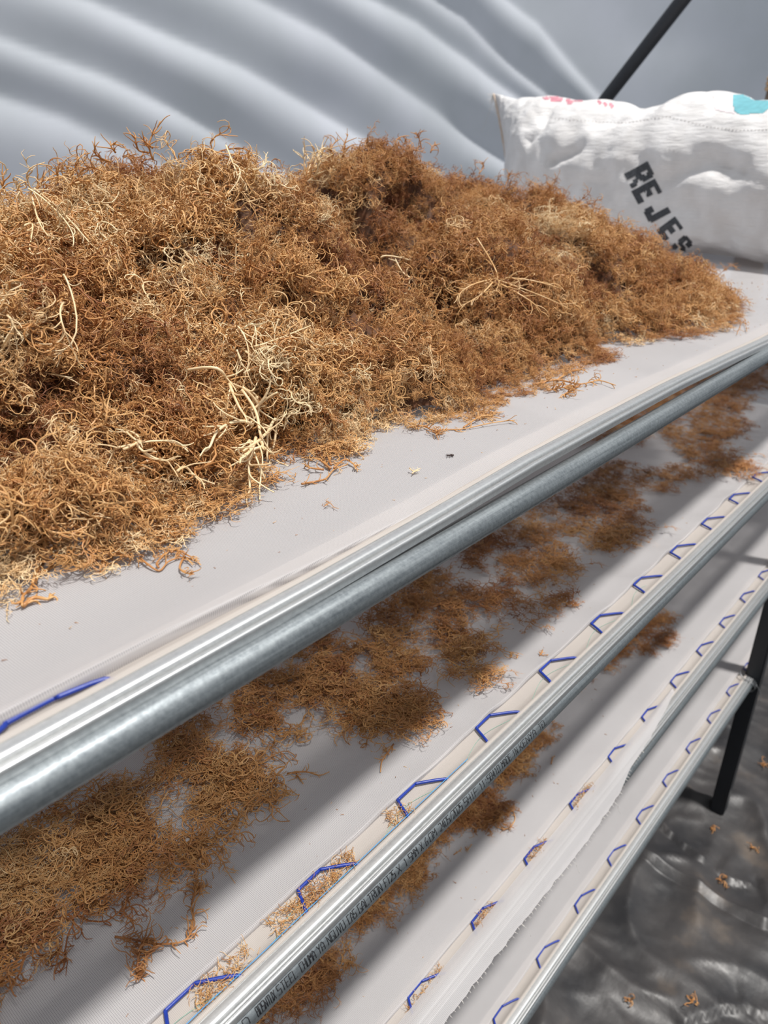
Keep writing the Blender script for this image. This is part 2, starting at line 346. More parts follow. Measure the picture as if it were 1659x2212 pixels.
for k, zc in tiers.items():
    mb = MB(); mb.tube([(x, Y_R, zc+ZC+0.0012*nz(x*1.3, zc*9)) for x in xs_r], TR, sides=28)
    tb = rp(mb.obj('front_tube', M_TUBE)); tb['label'] = lab_t[k]
    y0, y1 = chan_y(k); zb = zc+TR-0.0008+ZC; H = 0.0098; w = y1-y0
    prof = [(0, 0), (w, 0), (w+0.0004, H-0.0020), (w-0.0001, H-0.0006), (w-0.0012, H-0.0001), (w-0.0034, H), (w-0.0037, H-0.0007), (w-0.0041, H-0.0007), (w-0.0044, H+0.0001),
            (0.0098, H+0.0004), (0.0078, H-0.0001), (0.0068, H-0.0012), (0.0062, H-0.0046), (0.0044, H-0.0046), (0.0040, H-0.0022), (0.0034, H-0.0012), (0.0022, H-0.0009), (0.0018, H-0.0015), (0.0014, H-0.0013),
            (0.0002, H-0.0016), (-0.0006, H-0.0026), (-0.0003, H*0.5)]
    prof = [(y0+a, zb+c) for a, c in prof]
    v, f = profile_sweep(prof, xs_r, lambda x: lift(k, x))
    ch = rp(mesh_obj('lock_channel', v, f, M_CHAN, smooth=False)); 
    ch.data.polygons.foreach_set('use_smooth', [True]*len(ch.data.polygons))
    md = ch.modifiers.new('edges', 'EDGE_SPLIT'); md.split_angle = math.radians(50)
    ch['label'] = 'bright ribbed clamping channel along the shelf edge'
    # continuous zigzag clamping wire: loops out over the inner lip on to the cloth
    zt = zc+TR+H+ZC
    period, x_first = dict(A=(0.1385, 0.064), B=(0.1390, 0.2855-0.139*9), C=(0.1355, 0.575-0.1355*11), D=(0.1365, 0.801-0.1365*12))[k]
    pts = []; x = x_first - (0)
    yc = (y0+y1)/2
    if k == 'A': x = 0.095
    while x < (XB-0.12 if k != 'A' else 0.15):
        g = lift(k, x)
        out = dict(A=0.0085, B=0.022, C=0.016, D=0.014)[k]
        jx = 0.002*nz(x*40, zc*7); jo = 0.002*nz(x*40, zc*7+3)
        zz = zt+g-0.0012
        pts += [(x-0.034, yc, zt+g-0.007), (x-0.022, yc+0.003, zt+g-0.006), (x-0.0115, y1-0.003, zt+g-0.0045), (x-0.0085+jx, y1+0.004, zz), (x+jx*2, y1+out+jo, zz), (x+0.002+jx, y1+out+0.0012+jo, zz),
                (x+0.026+jx, y1+out+0.0016+jo, zz), (x+0.030+jx, y1+out+0.0005+jo, zz), (x+0.0545+jx, y1+0.004, zz), (x+0.059, y1-0.003, zt+g-0.0045), (x+0.070, yc+0.003, zt+g-0.006), (x+0.085, yc, zt+g-0.007)]
        x += period
    P = catmull(pts, 3)
    mb = MB(); mb.tube(P, 0.00165, sides=8); wr_ = mb.obj('clamping_wire', M_WIRE, ch); wr_['label'] = 'blue plastic-coated zigzag wire'
    if k == 'B':                             # dot-matrix style print along the tube
        strokes = {  # 5x7 stroke letters
            'A': [(0,0,0,5),(0,5,2,7),(2,7,4,5),(4,5,4,0),(0,3,4,3)], 'B': [(0,0,0,7),(0,7,3.4,7),(3.4,7,3.4,4),(0,3.7,3.8,3.7),(3.8,3.7,3.8,0),(0,0,3.8,0)], 'C': [(4,7,0,7),(0,7,0,0),(0,0,4,0)],
            'D': [(0,0,0,7),(0,7,3,7),(3,7,4,5.5),(4,5.5,4,1.5),(4,1.5,3,0),(3,0,0,0)], 'E': [(4,7,0,7),(0,7,0,0),(0,0,4,0),(0,3.6,3,3.6)], 'F': [(4,7,0,7),(0,7,0,0),(0,3.6,3,3.6)],
            'G': [(4,7,0,7),(0,7,0,0),(0,0,4,0),(4,0,4,3.2),(4,3.2,2,3.2)], 'H': [(0,0,0,7),(4,0,4,7),(0,3.6,4,3.6)], 'I': [(2,0,2,7)], 'K': [(0,0,0,7),(4,7,0,3),(1,4,4,0)], 'L': [(0,7,0,0),(0,0,4,0)],
            'M': [(0,0,0,7),(0,7,2,4),(2,4,4,7),(4,7,4,0)], 'N': [(0,0,0,7),(0,7,4,0),(4,0,4,7)], 'O': [(0,0,0,7),(0,7,4,7),(4,7,4,0),(4,0,0,0)], 'R': [(0,0,0,7),(0,7,4,7),(4,7,4,3.6),(4,3.6,0,3.6),(1.6,3.6,4,0)],
            'S': [(4,7,0,7),(0,7,0,3.7),(0,3.7,4,3.7),(4,3.7,4,0),(4,0,0,0)], 'T': [(0,7,4,7),(2,7,2,0)], 'U': [(0,7,0,0),(0,0,4,0),(4,0,4,7)], 'V': [(0,7,2,0),(2,0,4,7)], 'X': [(0,0,4,7),(0,7,4,0)],
            'Y': [(0,7,2,3.8),(4,7,2,3.8),(2,3.8,2,0)], '0': [(0,0,0,7),(0,7,4,7),(4,7,4,0),(4,0,0,0)], '1': [(2,0,2,7),(0.8,5.8,2,7)], '2': [(0,7,4,7),(4,7,4,4),(4,4,0,0),(0,0,4,0)],
            '4': [(3,0,3,7),(3,7,0,2.4),(0,2.4,4,2.4)], '5': [(4,7,0,7),(0,7,0,3.9),(0,3.9,4,3.9),(4,3.9,4,0),(4,0,0,0)], '6': [(3.5,7,0,5),(0,5,0,0),(0,0,4,0),(4,0,4,3.4),(4,3.4,0,3.4)],
            '8': [(0,0,0,7),(0,7,4,7),(4,7,4,0),(4,0,0,0),(0,3.6,4,3.6)], '/': [(0,0,4,7)], ':': [(2,1.5,2,2.3),(2,4.7,2,5.5)]}
        words = [('D', (520, 2192), 1), ('BOSNTUX', (548, 2160), 7), ('STEEL', (594, 2113), 5), ('CHUMA', (644, 2063), 5), ('YA', (682, 2025), 2), ('NGUVU', (703, 2002), 5), ('CAS', (748, 1959), 3), ('GALTRON', (771, 1937), 7),
                 ('FT25', (828, 1884), 4), ('X', (856, 1853), 1), ('1', (872, 1838), 1), ('5MM', (882, 1830), 3), ('X', (906, 1808), 1), ('6', (917, 1796), 1), ('0M', (926, 1786), 2), ('2405/2025', (948, 1763), 9),
                 ('SHIF', (1002, 1710), 4), ('11:58410', (1036, 1679), 8), ('MADE', (1083, 1637), 4), ('IN', (1107, 1615), 2), ('KENYA', (1121, 1603), 5), ('TEL', (1163, 1563), 3)]
        ang0 = math.radians(58)              # angle of the letter tops on the tube, from the vertical towards the front
        def on_tube(xx, hh):                 # hh: metres down from the letter tops
            a = math.radians(40) + (0.0088-hh)/TR
            return np.array([xx, Y_R-(TR+0.00025)*math.sin(a), zc+ZC+(TR+0.00025)*math.cos(a)])
        mbt = MB(); unit = 0.00112
        starts = [ony(px[0]+3, px[1]-2, Y_R-0.011)[0] for _, px, _ in words]+[None]
        for wi, (wd, px, nch) in enumerate(words):
            xx = starts[wi]; nxt = starts[wi+1] or xx+len(wd)*0.007; pit = min(0.0072, (nxt-xx)/(len(wd)+0.75)); unit_x = pit/5.4
            for c in wd:
                for (a0, b0, a1, b1) in strokes[c]:
                    A = on_tube(xx+a0*unit*0.92, b0*unit); B = on_tube(xx+a1*unit*0.92, b1*unit)
                    seg = [on_tube(xx+(a0+(a1-a0)*q)*unit_x, (b0+(b1-b0)*q)*unit) for q in (0, 0.5, 1)]
                    mbt.tube(seg, 0.00034, sides=4)
                xx += pit
        tx = mbt.obj('printed_lettering', M_INK, tb); tx['label'] = 'black factory lettering along the tube'
# cloth shelves
def hkf(k, x):
    if k == 'A': return smooth_interp(x, [-1, 0.05, 0.25, 0.33, 0.43, 0.5, 4], [0.012, 0.0115, 0.0095, 0.006, 0.0015, 0.0005, 0.0005])
    return dict(B=0.0255, C=0.0195, D=0.0175)[k]
def edge_fold(k, x):                         # height of the folded cloth edge above the channel lip
    if k == 'A': return smooth_interp(x, [-1, 0.05, 0.2, 0.30, 0.40, 0.46, 0.60, 3.4], [0.009, 0.008, 0.0065, 0.0035, 0.0015, 0.0006, 0.0004, 0.0004])
    if k == 'B': return 0.0035+0.001*nz(x*9, 3)
    return 0.002
def cloth_z(k, x, y):
    zc = tiers[k]; y0, y1 = chan_y(k); zt = zc+TR+0.0098+lift(k, x)
    hk = hkf(k, x)                            # where the upper cloth ends, just past the wire loops
    d = y-(y1+hk)
    sag = 0.010*(1-math.exp(-max(0, d)/0.25)) + 0.004*math.sin(max(0, d)*5)
    z = zt-0.0012+edge_fold(k, x)*math.exp(-max(0, d)/(0.012 if k != 'A' else 0.03)) - sag
    z += 0.0018*nz(x*4, y*5, zc*5)
    if k == 'B':
        am = smooth_interp(x, [0.0, 0.35, 0.6, 2], [0.2, 0.5, 1, 1])*math.exp(-max(0, d)/0.13)
        z += am*0.0042*(math.sin((x+0.55*d+0.010*math.sin(x*19))*2*math.pi/0.1385+0.8)*0.6+nz(x*26+y*8, y*2.5, 4)*1.0)
        z += 0.004*math.exp(-((d-0.10)/0.05)**2)*nz(x*3+4, 2)
    if k in 'CD': z += 0.003*nz(x*7+y*3, y*2, zc)*math.exp(-max(0, d)/0.2)
    return z
ys_c = np.concatenate([np.arange(0, 0.03, 0.0025), np.arange(0.03, 0.3, 0.009), np.arange(0.3, 1.6, 0.05)])
for k, zc in tiers.items():
    y0, y1 = chan_y(k); hk = 0.02
    xs = np.arange(XA, XB, 0.0095 if k in 'AB' else 0.015); v = []; f = []
    rows = []
    for x in xs:
        wob = (0.0015 if k != 'A' else 0.0005)*nz(x*14, zc*3)
        ye = y1+hkf(k, x)+wob; ze = cloth_z(k, x, ye)
        col_ = [(x, ye-0.0005, ze-edge_fold(k, x)-0.003), (x, ye-0.0012, ze-edge_fold(k, x)*0.4-0.0008), (x, ye-0.0004, ze-0.0002)]
        for dy in ys_c:
            y = ye+dy
            if y > Y_BACK: y = Y_BACK
            col_.append((x, y, cloth_z(k, x, y)))
        rows.append(col_)
    n = len(rows[0])
    for c in rows: v += [(a, b_, c_+ZC) for a, b_, c_ in c]
    for i in range(len(xs)-1):
        for j in range(n-1): f.append((i*n+j, (i+1)*n+j, (i+1)*n+j+1, i*n+j+1))
    cl = rp(mesh_obj('shelf_cloth', v, f, M_CLOTH))
    cl['label'] = dict(A='top white mesh cloth, under the big heap', B='second white mesh cloth, thinly spread with seaweed', C='third white mesh cloth with soft shadow bands', D='lowest white mesh cloth, bare')[k]
    # cream backing strip seen inside the wire loops
    v = []; f = []
    strip = [(-0.0042, -0.0040), (-0.003, 0.0004), (0.0008, 0.0006), (0.003, -0.0036), (0.012, -0.0046), (hk+0.010, -0.0052)]
    for x in xs:
        for dy, dz in strip: v.append((x, y1+dy, zc+TR+0.0098+lift(k, x)+dz+ZC+0.0004*nz(x*30, dy*50)))
    n = len(strip)
    for i in range(len(xs)-1):
        for j in range(n-1): f.append((i*n+j, (i+1)*n+j, (i+1)*n+j+1, i*n+j+1))
    rp(mesh_obj('backing_strip', v, f, M_STRIP))
# blue and green threads on the second shelf edge
y0, y1 = chan_y('B'); zt = tiers['B']+TR+0.0098+ZC
mb = MB(); mb.tube([(x, y1+0.0022+0.0006*nz(x*20), zt+0.0006) for x in np.arange(0.0, 0.52, 0.004)], 0.0004, 4); rp(mb.obj('blue_thread', M_THREAD))
mb = MB(); mb.tube([(x, y1+0.006+0.007*math.sin(x*2*math.pi/0.139+1.5)+0.003*nz(x*12), zt-0.0033) for x in np.arange(0.1, 1.0, 0.004)], 0.00022, 4); rp(mb.obj('green_thread', M_GREEN))
# frayed cloth flap folded over the third rail
v = []; f = []; xs = np.arange(XA, 1.235, 0.008); m_ = 9
zc = tiers['C']; y0, y1 = chan_y('C'); zt = zc+TR+0.0098
for x in xs:
    k = smooth_interp(x, [0, 0.5, 0.8, 0.92, 0.98, 1.08, 1.16, 1.235], [1.05, 1.0, 1.12, 1.0, 0.72, 0.55, 0.35, 0.05])
    tip = 0.002*nz(x*60)+0.0012*nz(x*190)
    for j in range(m_):
        t = j/(m_-1)
        y = y1+0.007 - t*(0.036*k+0.004+(tip if j == m_-1 else 0)); z = zt+0.0016+0.0022*math.sin(t*math.pi)-0.010*max(0, t-0.55)*k+0.0018*nz(x*11, t*2)
        v.append((x, y, z+ZC))
for i in range(len(xs)-1):
    for j in range(m_-1): f.append((i*m_+j, (i+1)*m_+j, (i+1)*m_+j+1, i*m_+j+1))
flap = rp(mesh_obj('cloth_flap', v, f, M_CLOTH)); flap['label'] = 'frayed cloth edge folded over the third rail'
mb = MB()
for i in range(330):
    x = rng.uniform(0.3, 1.2); idx = min(len(xs)-1, int((x-XA)/0.008)); p = np.array(v[idx*m_+m_-1])
    ln = rng.uniform(0.001, 0.0045); d = np.array([rng.uniform(-.4, .4), -1, rng.uniform(-.5, .1)])
    mb.tube([p+np.array([0, 0.001, 0]), p+d*ln*0.5, p+d*ln+np.array([0, 0, -ln*0.2])], 0.00016, 3)
for x in (0.62, 0.76, 0.905):
    idx = int((x-XA)/0.008); p = np.array(v[idx*m_+m_-1]); mb.tube(catmull([p, p+[0.004, -0.006, -0.008], p+[0.012, -0.004, -0.022], p+[0.016, -0.008, -0.036]], 4), 0.0002, 3)
fr = mb.obj('frayed_threads', M_WHITE, flap); fr['kind'] = 'stuff'
# shelf cross bars, rear tubes and legs
for k, zc in tiers.items():
    mb = MB(); mb.tube([(x, Y_BACK, zc+ZC) for x in (XA, XB)], TR, 16); rp(mb.obj('rear_tube', M_TUBE))
    for xb in (XA, XB):
        mb = MB(); mb.tube([(xb, Y_R, zc+ZC), (xb, Y_BACK, zc+ZC)], TR*0.95, 14); rp(mb.obj('end_tube', M_TUBE))
def leg(x, y, front=False):
    bm = bmesh.new(); bmesh.ops.create_cube(bm, size=1.0)
    h = ZC-0.2925-0.0125
    bmesh.ops.scale(bm, vec=(0.040, 0.040, h), verts=bm.verts); bmesh.ops.bevel(bm, geom=list(bm.edges), offset=0.004, segments=2, affect='EDGES')
    if front:
        bmesh.ops.create_cube(bm, size=1.0, matrix=Matrix.Translation((0, 0, -h/2+0.003)) @ Matrix.Diagonal((0.09, 0.09, 0.006, 1)))
    me = bpy.data.meshes.new('leg'); bm.to_mesh(me); bm.free(); me.materials.append(M_LEG)
    o_ = bpy.data.objects.new('leg', me); o_.location = (x, y, h/2+0.012); COL.objects.link(o_); return rp(o_)
for lx in (1.885, XB-0.02, XA+0.02): leg(lx, 0.325 if lx != 1.885 else 0.315, False); leg(lx, Y_BACK)
# wire tie where the lowest tube meets the leg
mb = MB()
for q in range(5):
    c = np.array([1.850+0.004*q, Y_R, tiers['D']+ZC]); pts = []
    for a in np.linspace(0, 2*math.pi, 18): pts.append(c+np.array([0.003*math.sin(a*2+q), 0.0195*math.cos(a), 0.0195*math.sin(a)]))
    mb.tube(pts, 0.0011, 6)
mb.tube(catmull([(1.842, 0.315, tiers['D']+ZC+0.019), (1.836, 0.334, tiers['D']+ZC+0.030), (1.850, 0.345, tiers['D']+ZC+0.036), (1.862, 0.338, tiers['D']+ZC+0.024), (1.852, 0.322, tiers['D']+ZC+0.020)], 6), 0.0013, 6)
mb.tube(catmull([(1.856, 0.300, tiers['D']+ZC+0.010), (1.858, 0.285, tiers['D']+ZC-0.012), (1.850, 0.280, tiers['D']+ZC-0.034)], 6), 0.0009, 6)
wt_ = rp(mb.obj('wire_tie', simple('tie_wire', (0.25, 0.26, 0.27), 0.4, 0.8))); wt_['label'] = 'twisted tie wire binding the lowest tube to the leg'

# ------------------------------------------------------------------ seaweed strands
def grow(R, p, d, Ln, n, curl, flat=0.5, pull=None):
    d = np.array(d, float); d /= np.linalg.norm(d); w = R.randn(3)*curl*0.6; P = [np.array(p, float)]; st = Ln/n
    for i in range(n):
        w = w*0.82 + R.randn(3)*curl*0.55; d = d+np.cross(w, d)*st
        if pull is not None: d = d + np.array(pull)*st
        d[2] *= (1-0.10*flat); d /= np.linalg.norm(d); P.append(P[-1]+d*st)
    return np.array(P)
def side_dir(R, t, spread=0.9):
    q = R.randn(3); q -= t*np.dot(q, t); q /= np.linalg.norm(q)+1e-9; d = t+q*spread; return d/np.linalg.norm(d)
def plume(R, mb, o, d, Ln, kind, thick=1.0, zs=0.5):
    if kind == 'wiry':
        P = grow(R, o, d, Ln, 16, 75); mb.tube(P, 0.00115*thick, 4, 0.0006*thick, sh=-0.02, sh1=0.06, cap=False)
        for b_ in range(R.randint(6, 9)):
            i = R.randint(1, 15); t = P[i+1]-P[i]; t /= np.linalg.norm(t)
            Q = grow(R, P[i], side_dir(R, t, 0.8), Ln*R.uniform(0.25, 0.6), 9, 130); mb.tube(Q, 0.00085*thick, 3, 0.0004*thick, sh=0.0, sh1=0.12, cap=False)
            for c_ in range(R.randint(1, 4)):
                j = R.randint(1, 7); t = Q[j+1]-Q[j]; t /= np.linalg.norm(t)
                S = grow(R, Q[j], side_dir(R, t, 1.0), R.uniform(0.006, 0.02), 5, 200); mb.tube(S, 0.0006*thick, 3, 0.00025*thick, sh=0.03, sh1=0.12, cap=False)
    else:
        P = grow(R, o, d, Ln, 12, 55); mb.tube(P, 0.0009*thick, 4, 0.0004*thick, sh=-0.08, sh1=0.02, cap=False)
        for b_ in range(R.randint(11, 15)):
            i = R.randint(0, 12); t = P[min(12, i+1)]-P[min(11, i)]; t /= np.linalg.norm(t)+1e-9
            Q = grow(R, P[i], side_dir(R, t, 0.8), R.uniform(0.012, 0.034), 6, 140); mb.tube(Q, 0.0006*thick, 3, 0.0003*thick, sh=-0.03, sh1=0.05, cap=False)
            for c_ in range(R.randint(4, 8)):
                j = R.randint(1, 6); t = Q[min(6, j+1)]-Q[min(5, j)]; t /= np.linalg.norm(t)+1e-9
                S = grow(R, Q[j], side_dir(R, t, 1.2), R.uniform(0.003, 0.009), 2, 120); mb.tube(S, 0.00040*thick, 3, 0.00015*thick, sh=0.0, sh1=0.08, cap=False)
def tuft(seed, kind, n_pl, Ln, fan=0.5, thick=1.0):
    R = np.random.RandomState(seed); mb = MB()
    for q in range(n_pl):
        d = np.array([1, R.uniform(-fan, fan), R.uniform(-0.35, 0.35)]); o_ = np.array([R.uniform(-0.4, 0.1)*Ln, R.uniform(-0.012, 0.012), R.uniform(-0.004, 0.004)])
        plume(R, mb, o_, d, Ln*R.uniform(0.6, 1.1), kind, thick)
    return mb
lib = bpy.data.collections.new('seaweed_tufts')
N_WIRY, N_FUZZ = 9, 9
for i in range(N_WIRY):
    ob = tuft(100+i, 'wiry', 5, 0.085, 0.55, 1.0).obj('tuft_a%02d' % i, M_SW, linked=False); lib.objects.link(ob)
for i in range(N_FUZZ):
    ob = tuft(200+i, 'fuzzy', 3, 0.072, 0.5, 0.9).obj('tuft_b%02d' % i, M_SW, linked=False); lib.objects.link(ob)

def scatter_tree():
    nt = bpy.data.node_groups.new('scatter_tufts', 'GeometryNodeTree')
    nt.interface.new_socket('Geometry', in_out='INPUT', socket_type='NodeSocketGeometry')
    nt.interface.new_socket('Core', in_out='INPUT', socket_type='NodeSocketObject')
    nt.interface.new_socket('Geometry', in_out='OUTPUT', socket_type='NodeSocketGeometry')
    gi = nt.nodes.new('NodeGroupInput'); go = nt.nodes.new('NodeGroupOutput')
    ci = nt.nodes.new('GeometryNodeCollectionInfo'); ci.inputs['Collection'].default_value = lib
    ci.inputs['Separate Children'].default_value = True; ci.inputs['Reset Children'].default_value = True
    ip = nt.nodes.new('GeometryNodeInstanceOnPoints'); ip.inputs['Pick Instance'].default_value = True
    def na(name, t):
        a = nt.nodes.new('GeometryNodeInputNamedAttribute'); a.data_type = t; a.inputs[0].default_value = name; return a
    a_i, a_r, a_s = na('pick', 'INT'), na('rot', 'FLOAT_VECTOR'), na('size', 'FLOAT_VECTOR')
    oi = nt.nodes.new('GeometryNodeObjectInfo'); jn = nt.nodes.new('GeometryNodeJoinGeometry')
    nt.links.new(gi.outputs[0], ip.inputs['Points']); nt.links.new(ci.outputs[0], ip.inputs['Instance'])
    nt.links.new(a_i.outputs[0], ip.inputs['Instance Index']); nt.links.new(a_r.outputs[0], ip.inputs['Rotation']); nt.links.new(a_s.outputs[0], ip.inputs['Scale'])
    nt.links.new(gi.outputs[1], oi.inputs['Object'])
    nt.links.new(oi.outputs['Geometry'], jn.inputs[0]); nt.links.new(ip.outputs[0], jn.inputs[0]); nt.links.new(jn.outputs[0], go.inputs[0])
    return nt
TREE = scatter_tree()
CORE_ID = [s.identifier for s in TREE.interface.items_tree if s.name == 'Core'][0]
def scatter_obj(name, pts, core, label, cat):
    """pts: list of (pos(world), normal, flow dir, scale vec, pick, tint)"""
    me = bpy.data.meshes.new(name); me.from_pydata([tuple(map(float, p[0])) for p in pts], [], [])
    rots = []
    for p in pts:
        nrm = Vector(p[1]).normalized(); fl = Vector(p[2]); fl = (fl-nrm*fl.dot(nrm)).normalized(); bi = nrm.cross(fl)
        rots += list(Matrix(((fl.x, bi.x, nrm.x), (fl.y, bi.y, nrm.y), (fl.z, bi.z, nrm.z))).to_euler())
    a = me.attributes.new('rot', 'FLOAT_VECTOR', 'POINT'); a.data.foreach_set('vector', rots)
    a = me.attributes.new('size', 'FLOAT_VECTOR', 'POINT'); a.data.foreach_set('vector', [float(c) for p in pts for c in p[3]])
    a = me.attributes.new('pick', 'INT', 'POINT'); a.data.foreach_set('value', [int(p[4]) for p in pts])
    a = me.attributes.new('tint', 'FLOAT', 'POINT'); a.data.foreach_set('value', [float(p[5]) for p in pts])
    me.materials.append(M_SW)
    ob = bpy.data.objects.new(name, me); link(ob); md = ob.modifiers.new('strands', 'NODES'); md.node_group = TREE
    if core is not None: md[CORE_ID] = core
    return tag(ob, label, cat, kind='stuff')

# ---- the big heap on the top shelf
foot = [(-0.6, .50), (-0.2, .50), (0.0, .49), (.147, .485), (.20, .47), (.265, .435), (.30, .468), (.362, .462), (.42, .515), (.446, .533), (.491, .487), (.55, .515), (.60, .475), (.67, .43), (.74, .45), (.80, .43), (.86, .46),
        (.95, .45), (1.028, .45), (1.09, .535), (1.145, .455), (1.25, .415), (1.366, .395), (1.47, .42), (1.58, .46), (1.67, .51)]
sil = [(-400, 480), (0, 474), (80, 462), (150, 440), (195, 392), (230, 362), (330, 352), (430, 368), (520, 385), (555, 500), (620, 590), (660, 540), (690, 378), (740, 356), (860, 350), (950, 366), (1040, 392), (1100, 422), (1200, 466),
       (1300, 505), (1400, 548), (1500, 572), (1560, 605), (1600, 640), (1640, 690)]
crest_y = [(-0.6, .86), (0.2, .86), (0.6, .88), (1.0, .86), (1.3, .80), (1.5, .70), (1.66, .58)]
def crest_z(x, y):
    z = -0.1
    for _ in range(6):
        cx_, cy_ = proj(np.array([x, y, z])); row = np.interp(cx_, [s[0] for s in sil], [s[1] for s in sil])
        d = ray(cx_, row); z = d[2]*math.hypot(x, y)/math.hypot(d[0], d[1])
    return z
Z_TOP = -0.274
SX = np.arange(-0.6, 1.665, 0.012); NT = 46
def heap_row(x):
    yf = smooth_interp(x, *zip(*foot))+smooth_interp(x, [-1, 0.35, 0.55, 3], [0.020, 0.018, 0.006, 0.0]); yc = smooth_interp(x, *zip(*crest_y)); 
    return yf, yc
hv = []; hx = list(SX)
# crest height along x is smoothed, then the section is a rounded slope
cz = np.array([crest_z(x, smooth_interp(x, *zip(*crest_y))) for x in SX])
def heap_surf(i, t):
    x = SX[i]; yf, yc = heap_row(x); H = cz[i]-0.008-Z_TOP
    xs_ = x; 
    if t <= 1:
        y = yf+(yc-yf)*t; h = H*(0.80*(1-(1-t)**1.9)+0.20*t)
        h = max(h, 0); h *= min(1, t*9)**0.5 if t < 0.11 else 1
    else:
        q = t-1; y = yc+0.42*q; h = H*(1-q**1.8)
    env = min(1, t*5)*(1 if t < 0.9 else max(0.25, 1-(t-0.9)*6) if t < 1.1 else 0.25)
    damp = min(1.0, H/0.20)
    l1 = nz(x*5.0, y*6.0, 1)*0.045+nz(x*12, y*12, 4)*0.022
    cre = max(0, 0.13-abs(nz(x*6+y*3.5, y*4.0-x*2, 7)))/0.13; cre2 = max(0, 0.10-abs(nz(x*14+y*5, y*12, 9)))/0.10
    h += env*damp*(l1-0.036*cre**1.3-0.018*cre2)
    return np.array([xs_, y, Z_TOP+max(h, 0.0)])
TT = np.concatenate([np.linspace(0, 1, NT), np.linspace(1.04, 2, 14)])
G = np.array([[heap_surf(i, t) for t in TT] for i in range(len(SX))])
nT = len(TT)
_cf = [(i*nT+j, (i+1)*nT+j, (i+1)*nT+j+1, i*nT+j+1) for i in range(len(SX)-1) for j in range(nT-1)]
_b = BVHTree.FromPolygons([tuple(p) for p in G.reshape(-1, 3)], _cf)
HOLES = []
for px_, py_, ax, dp in [(900, 440, 0.034, 0.05), (935, 640, 0.026, 0.06), (950, 690, 0.024, 0.05), (60, 900, 0.024, 0.035), (500, 590, 0.026, 0.04), (420, 660, 0.02, 0.03), (1010, 470, 0.03, 0.03), (1290, 610, 0.022, 0.035), (40, 970, 0.026, 0.04), (340, 830, 0.022, 0.035), (240, 990, 0.02, 0.03), (770, 560, 0.022, 0.03), (640, 700, 0.02, 0.03), (1190, 520, 0.02, 0.03), (130, 820, 0.022, 0.03), (560, 940, 0.018, 0.02), (680, 560, 0.02, 0.03),
                          (330, 370, 0.06, -0.02), (560, 620, 0.06, -0.03), (1100, 560, 0.07, -0.025), (700, 870, 0.05, -0.025), (430, 760, 0.06, -0.03), (860, 350, 0.05, -0.015), (150, 1080, 0.05, -0.02)]:
    d_ = Vector(ray(px_, py_)).normalized(); h_ = _b.ray_cast(Vector((0, 0, 0)), d_)
    if h_[0] is None: continue
    c_ = np.array(h_[0]); n_ = np.array(h_[1]); n_ = n_ if n_[2] > 0 else -n_
    r_ = np.linalg.norm((G-c_)*[1, 0.8, 1.3], axis=2); G = G-np.exp(-(r_/ax)**2)[..., None]*dp*n_
    if dp > 0: HOLES.append((c_-n_*dp, ax))
G[..., 2] = np.maximum(G[..., 2], Z_TOP)
Gn = np.cross(np.gradient(G, axis=0), np.gradient(G, axis=1)); Gn /= (np.linalg.norm(Gn, axis=2, keepdims=True)+1e-9)
if Gn[..., 2].mean() < 0: Gn = -Gn
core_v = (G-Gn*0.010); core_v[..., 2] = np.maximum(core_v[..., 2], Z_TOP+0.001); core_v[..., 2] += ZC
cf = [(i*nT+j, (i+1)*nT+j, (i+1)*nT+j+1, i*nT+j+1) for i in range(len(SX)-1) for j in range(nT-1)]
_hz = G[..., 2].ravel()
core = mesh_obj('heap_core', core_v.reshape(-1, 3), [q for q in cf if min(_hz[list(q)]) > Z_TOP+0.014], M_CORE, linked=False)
dA = np.linalg.norm(np.cross(np.gradient(G, axis=0), np.gradient(G, axis=1)), axis=2)
wgt = dA.copy(); wgt[:, TT > 1.12] *= 0.15; wgt[SX < -0.35] *= 0.05; wgt[:, TT < 0.22] *= 2.2
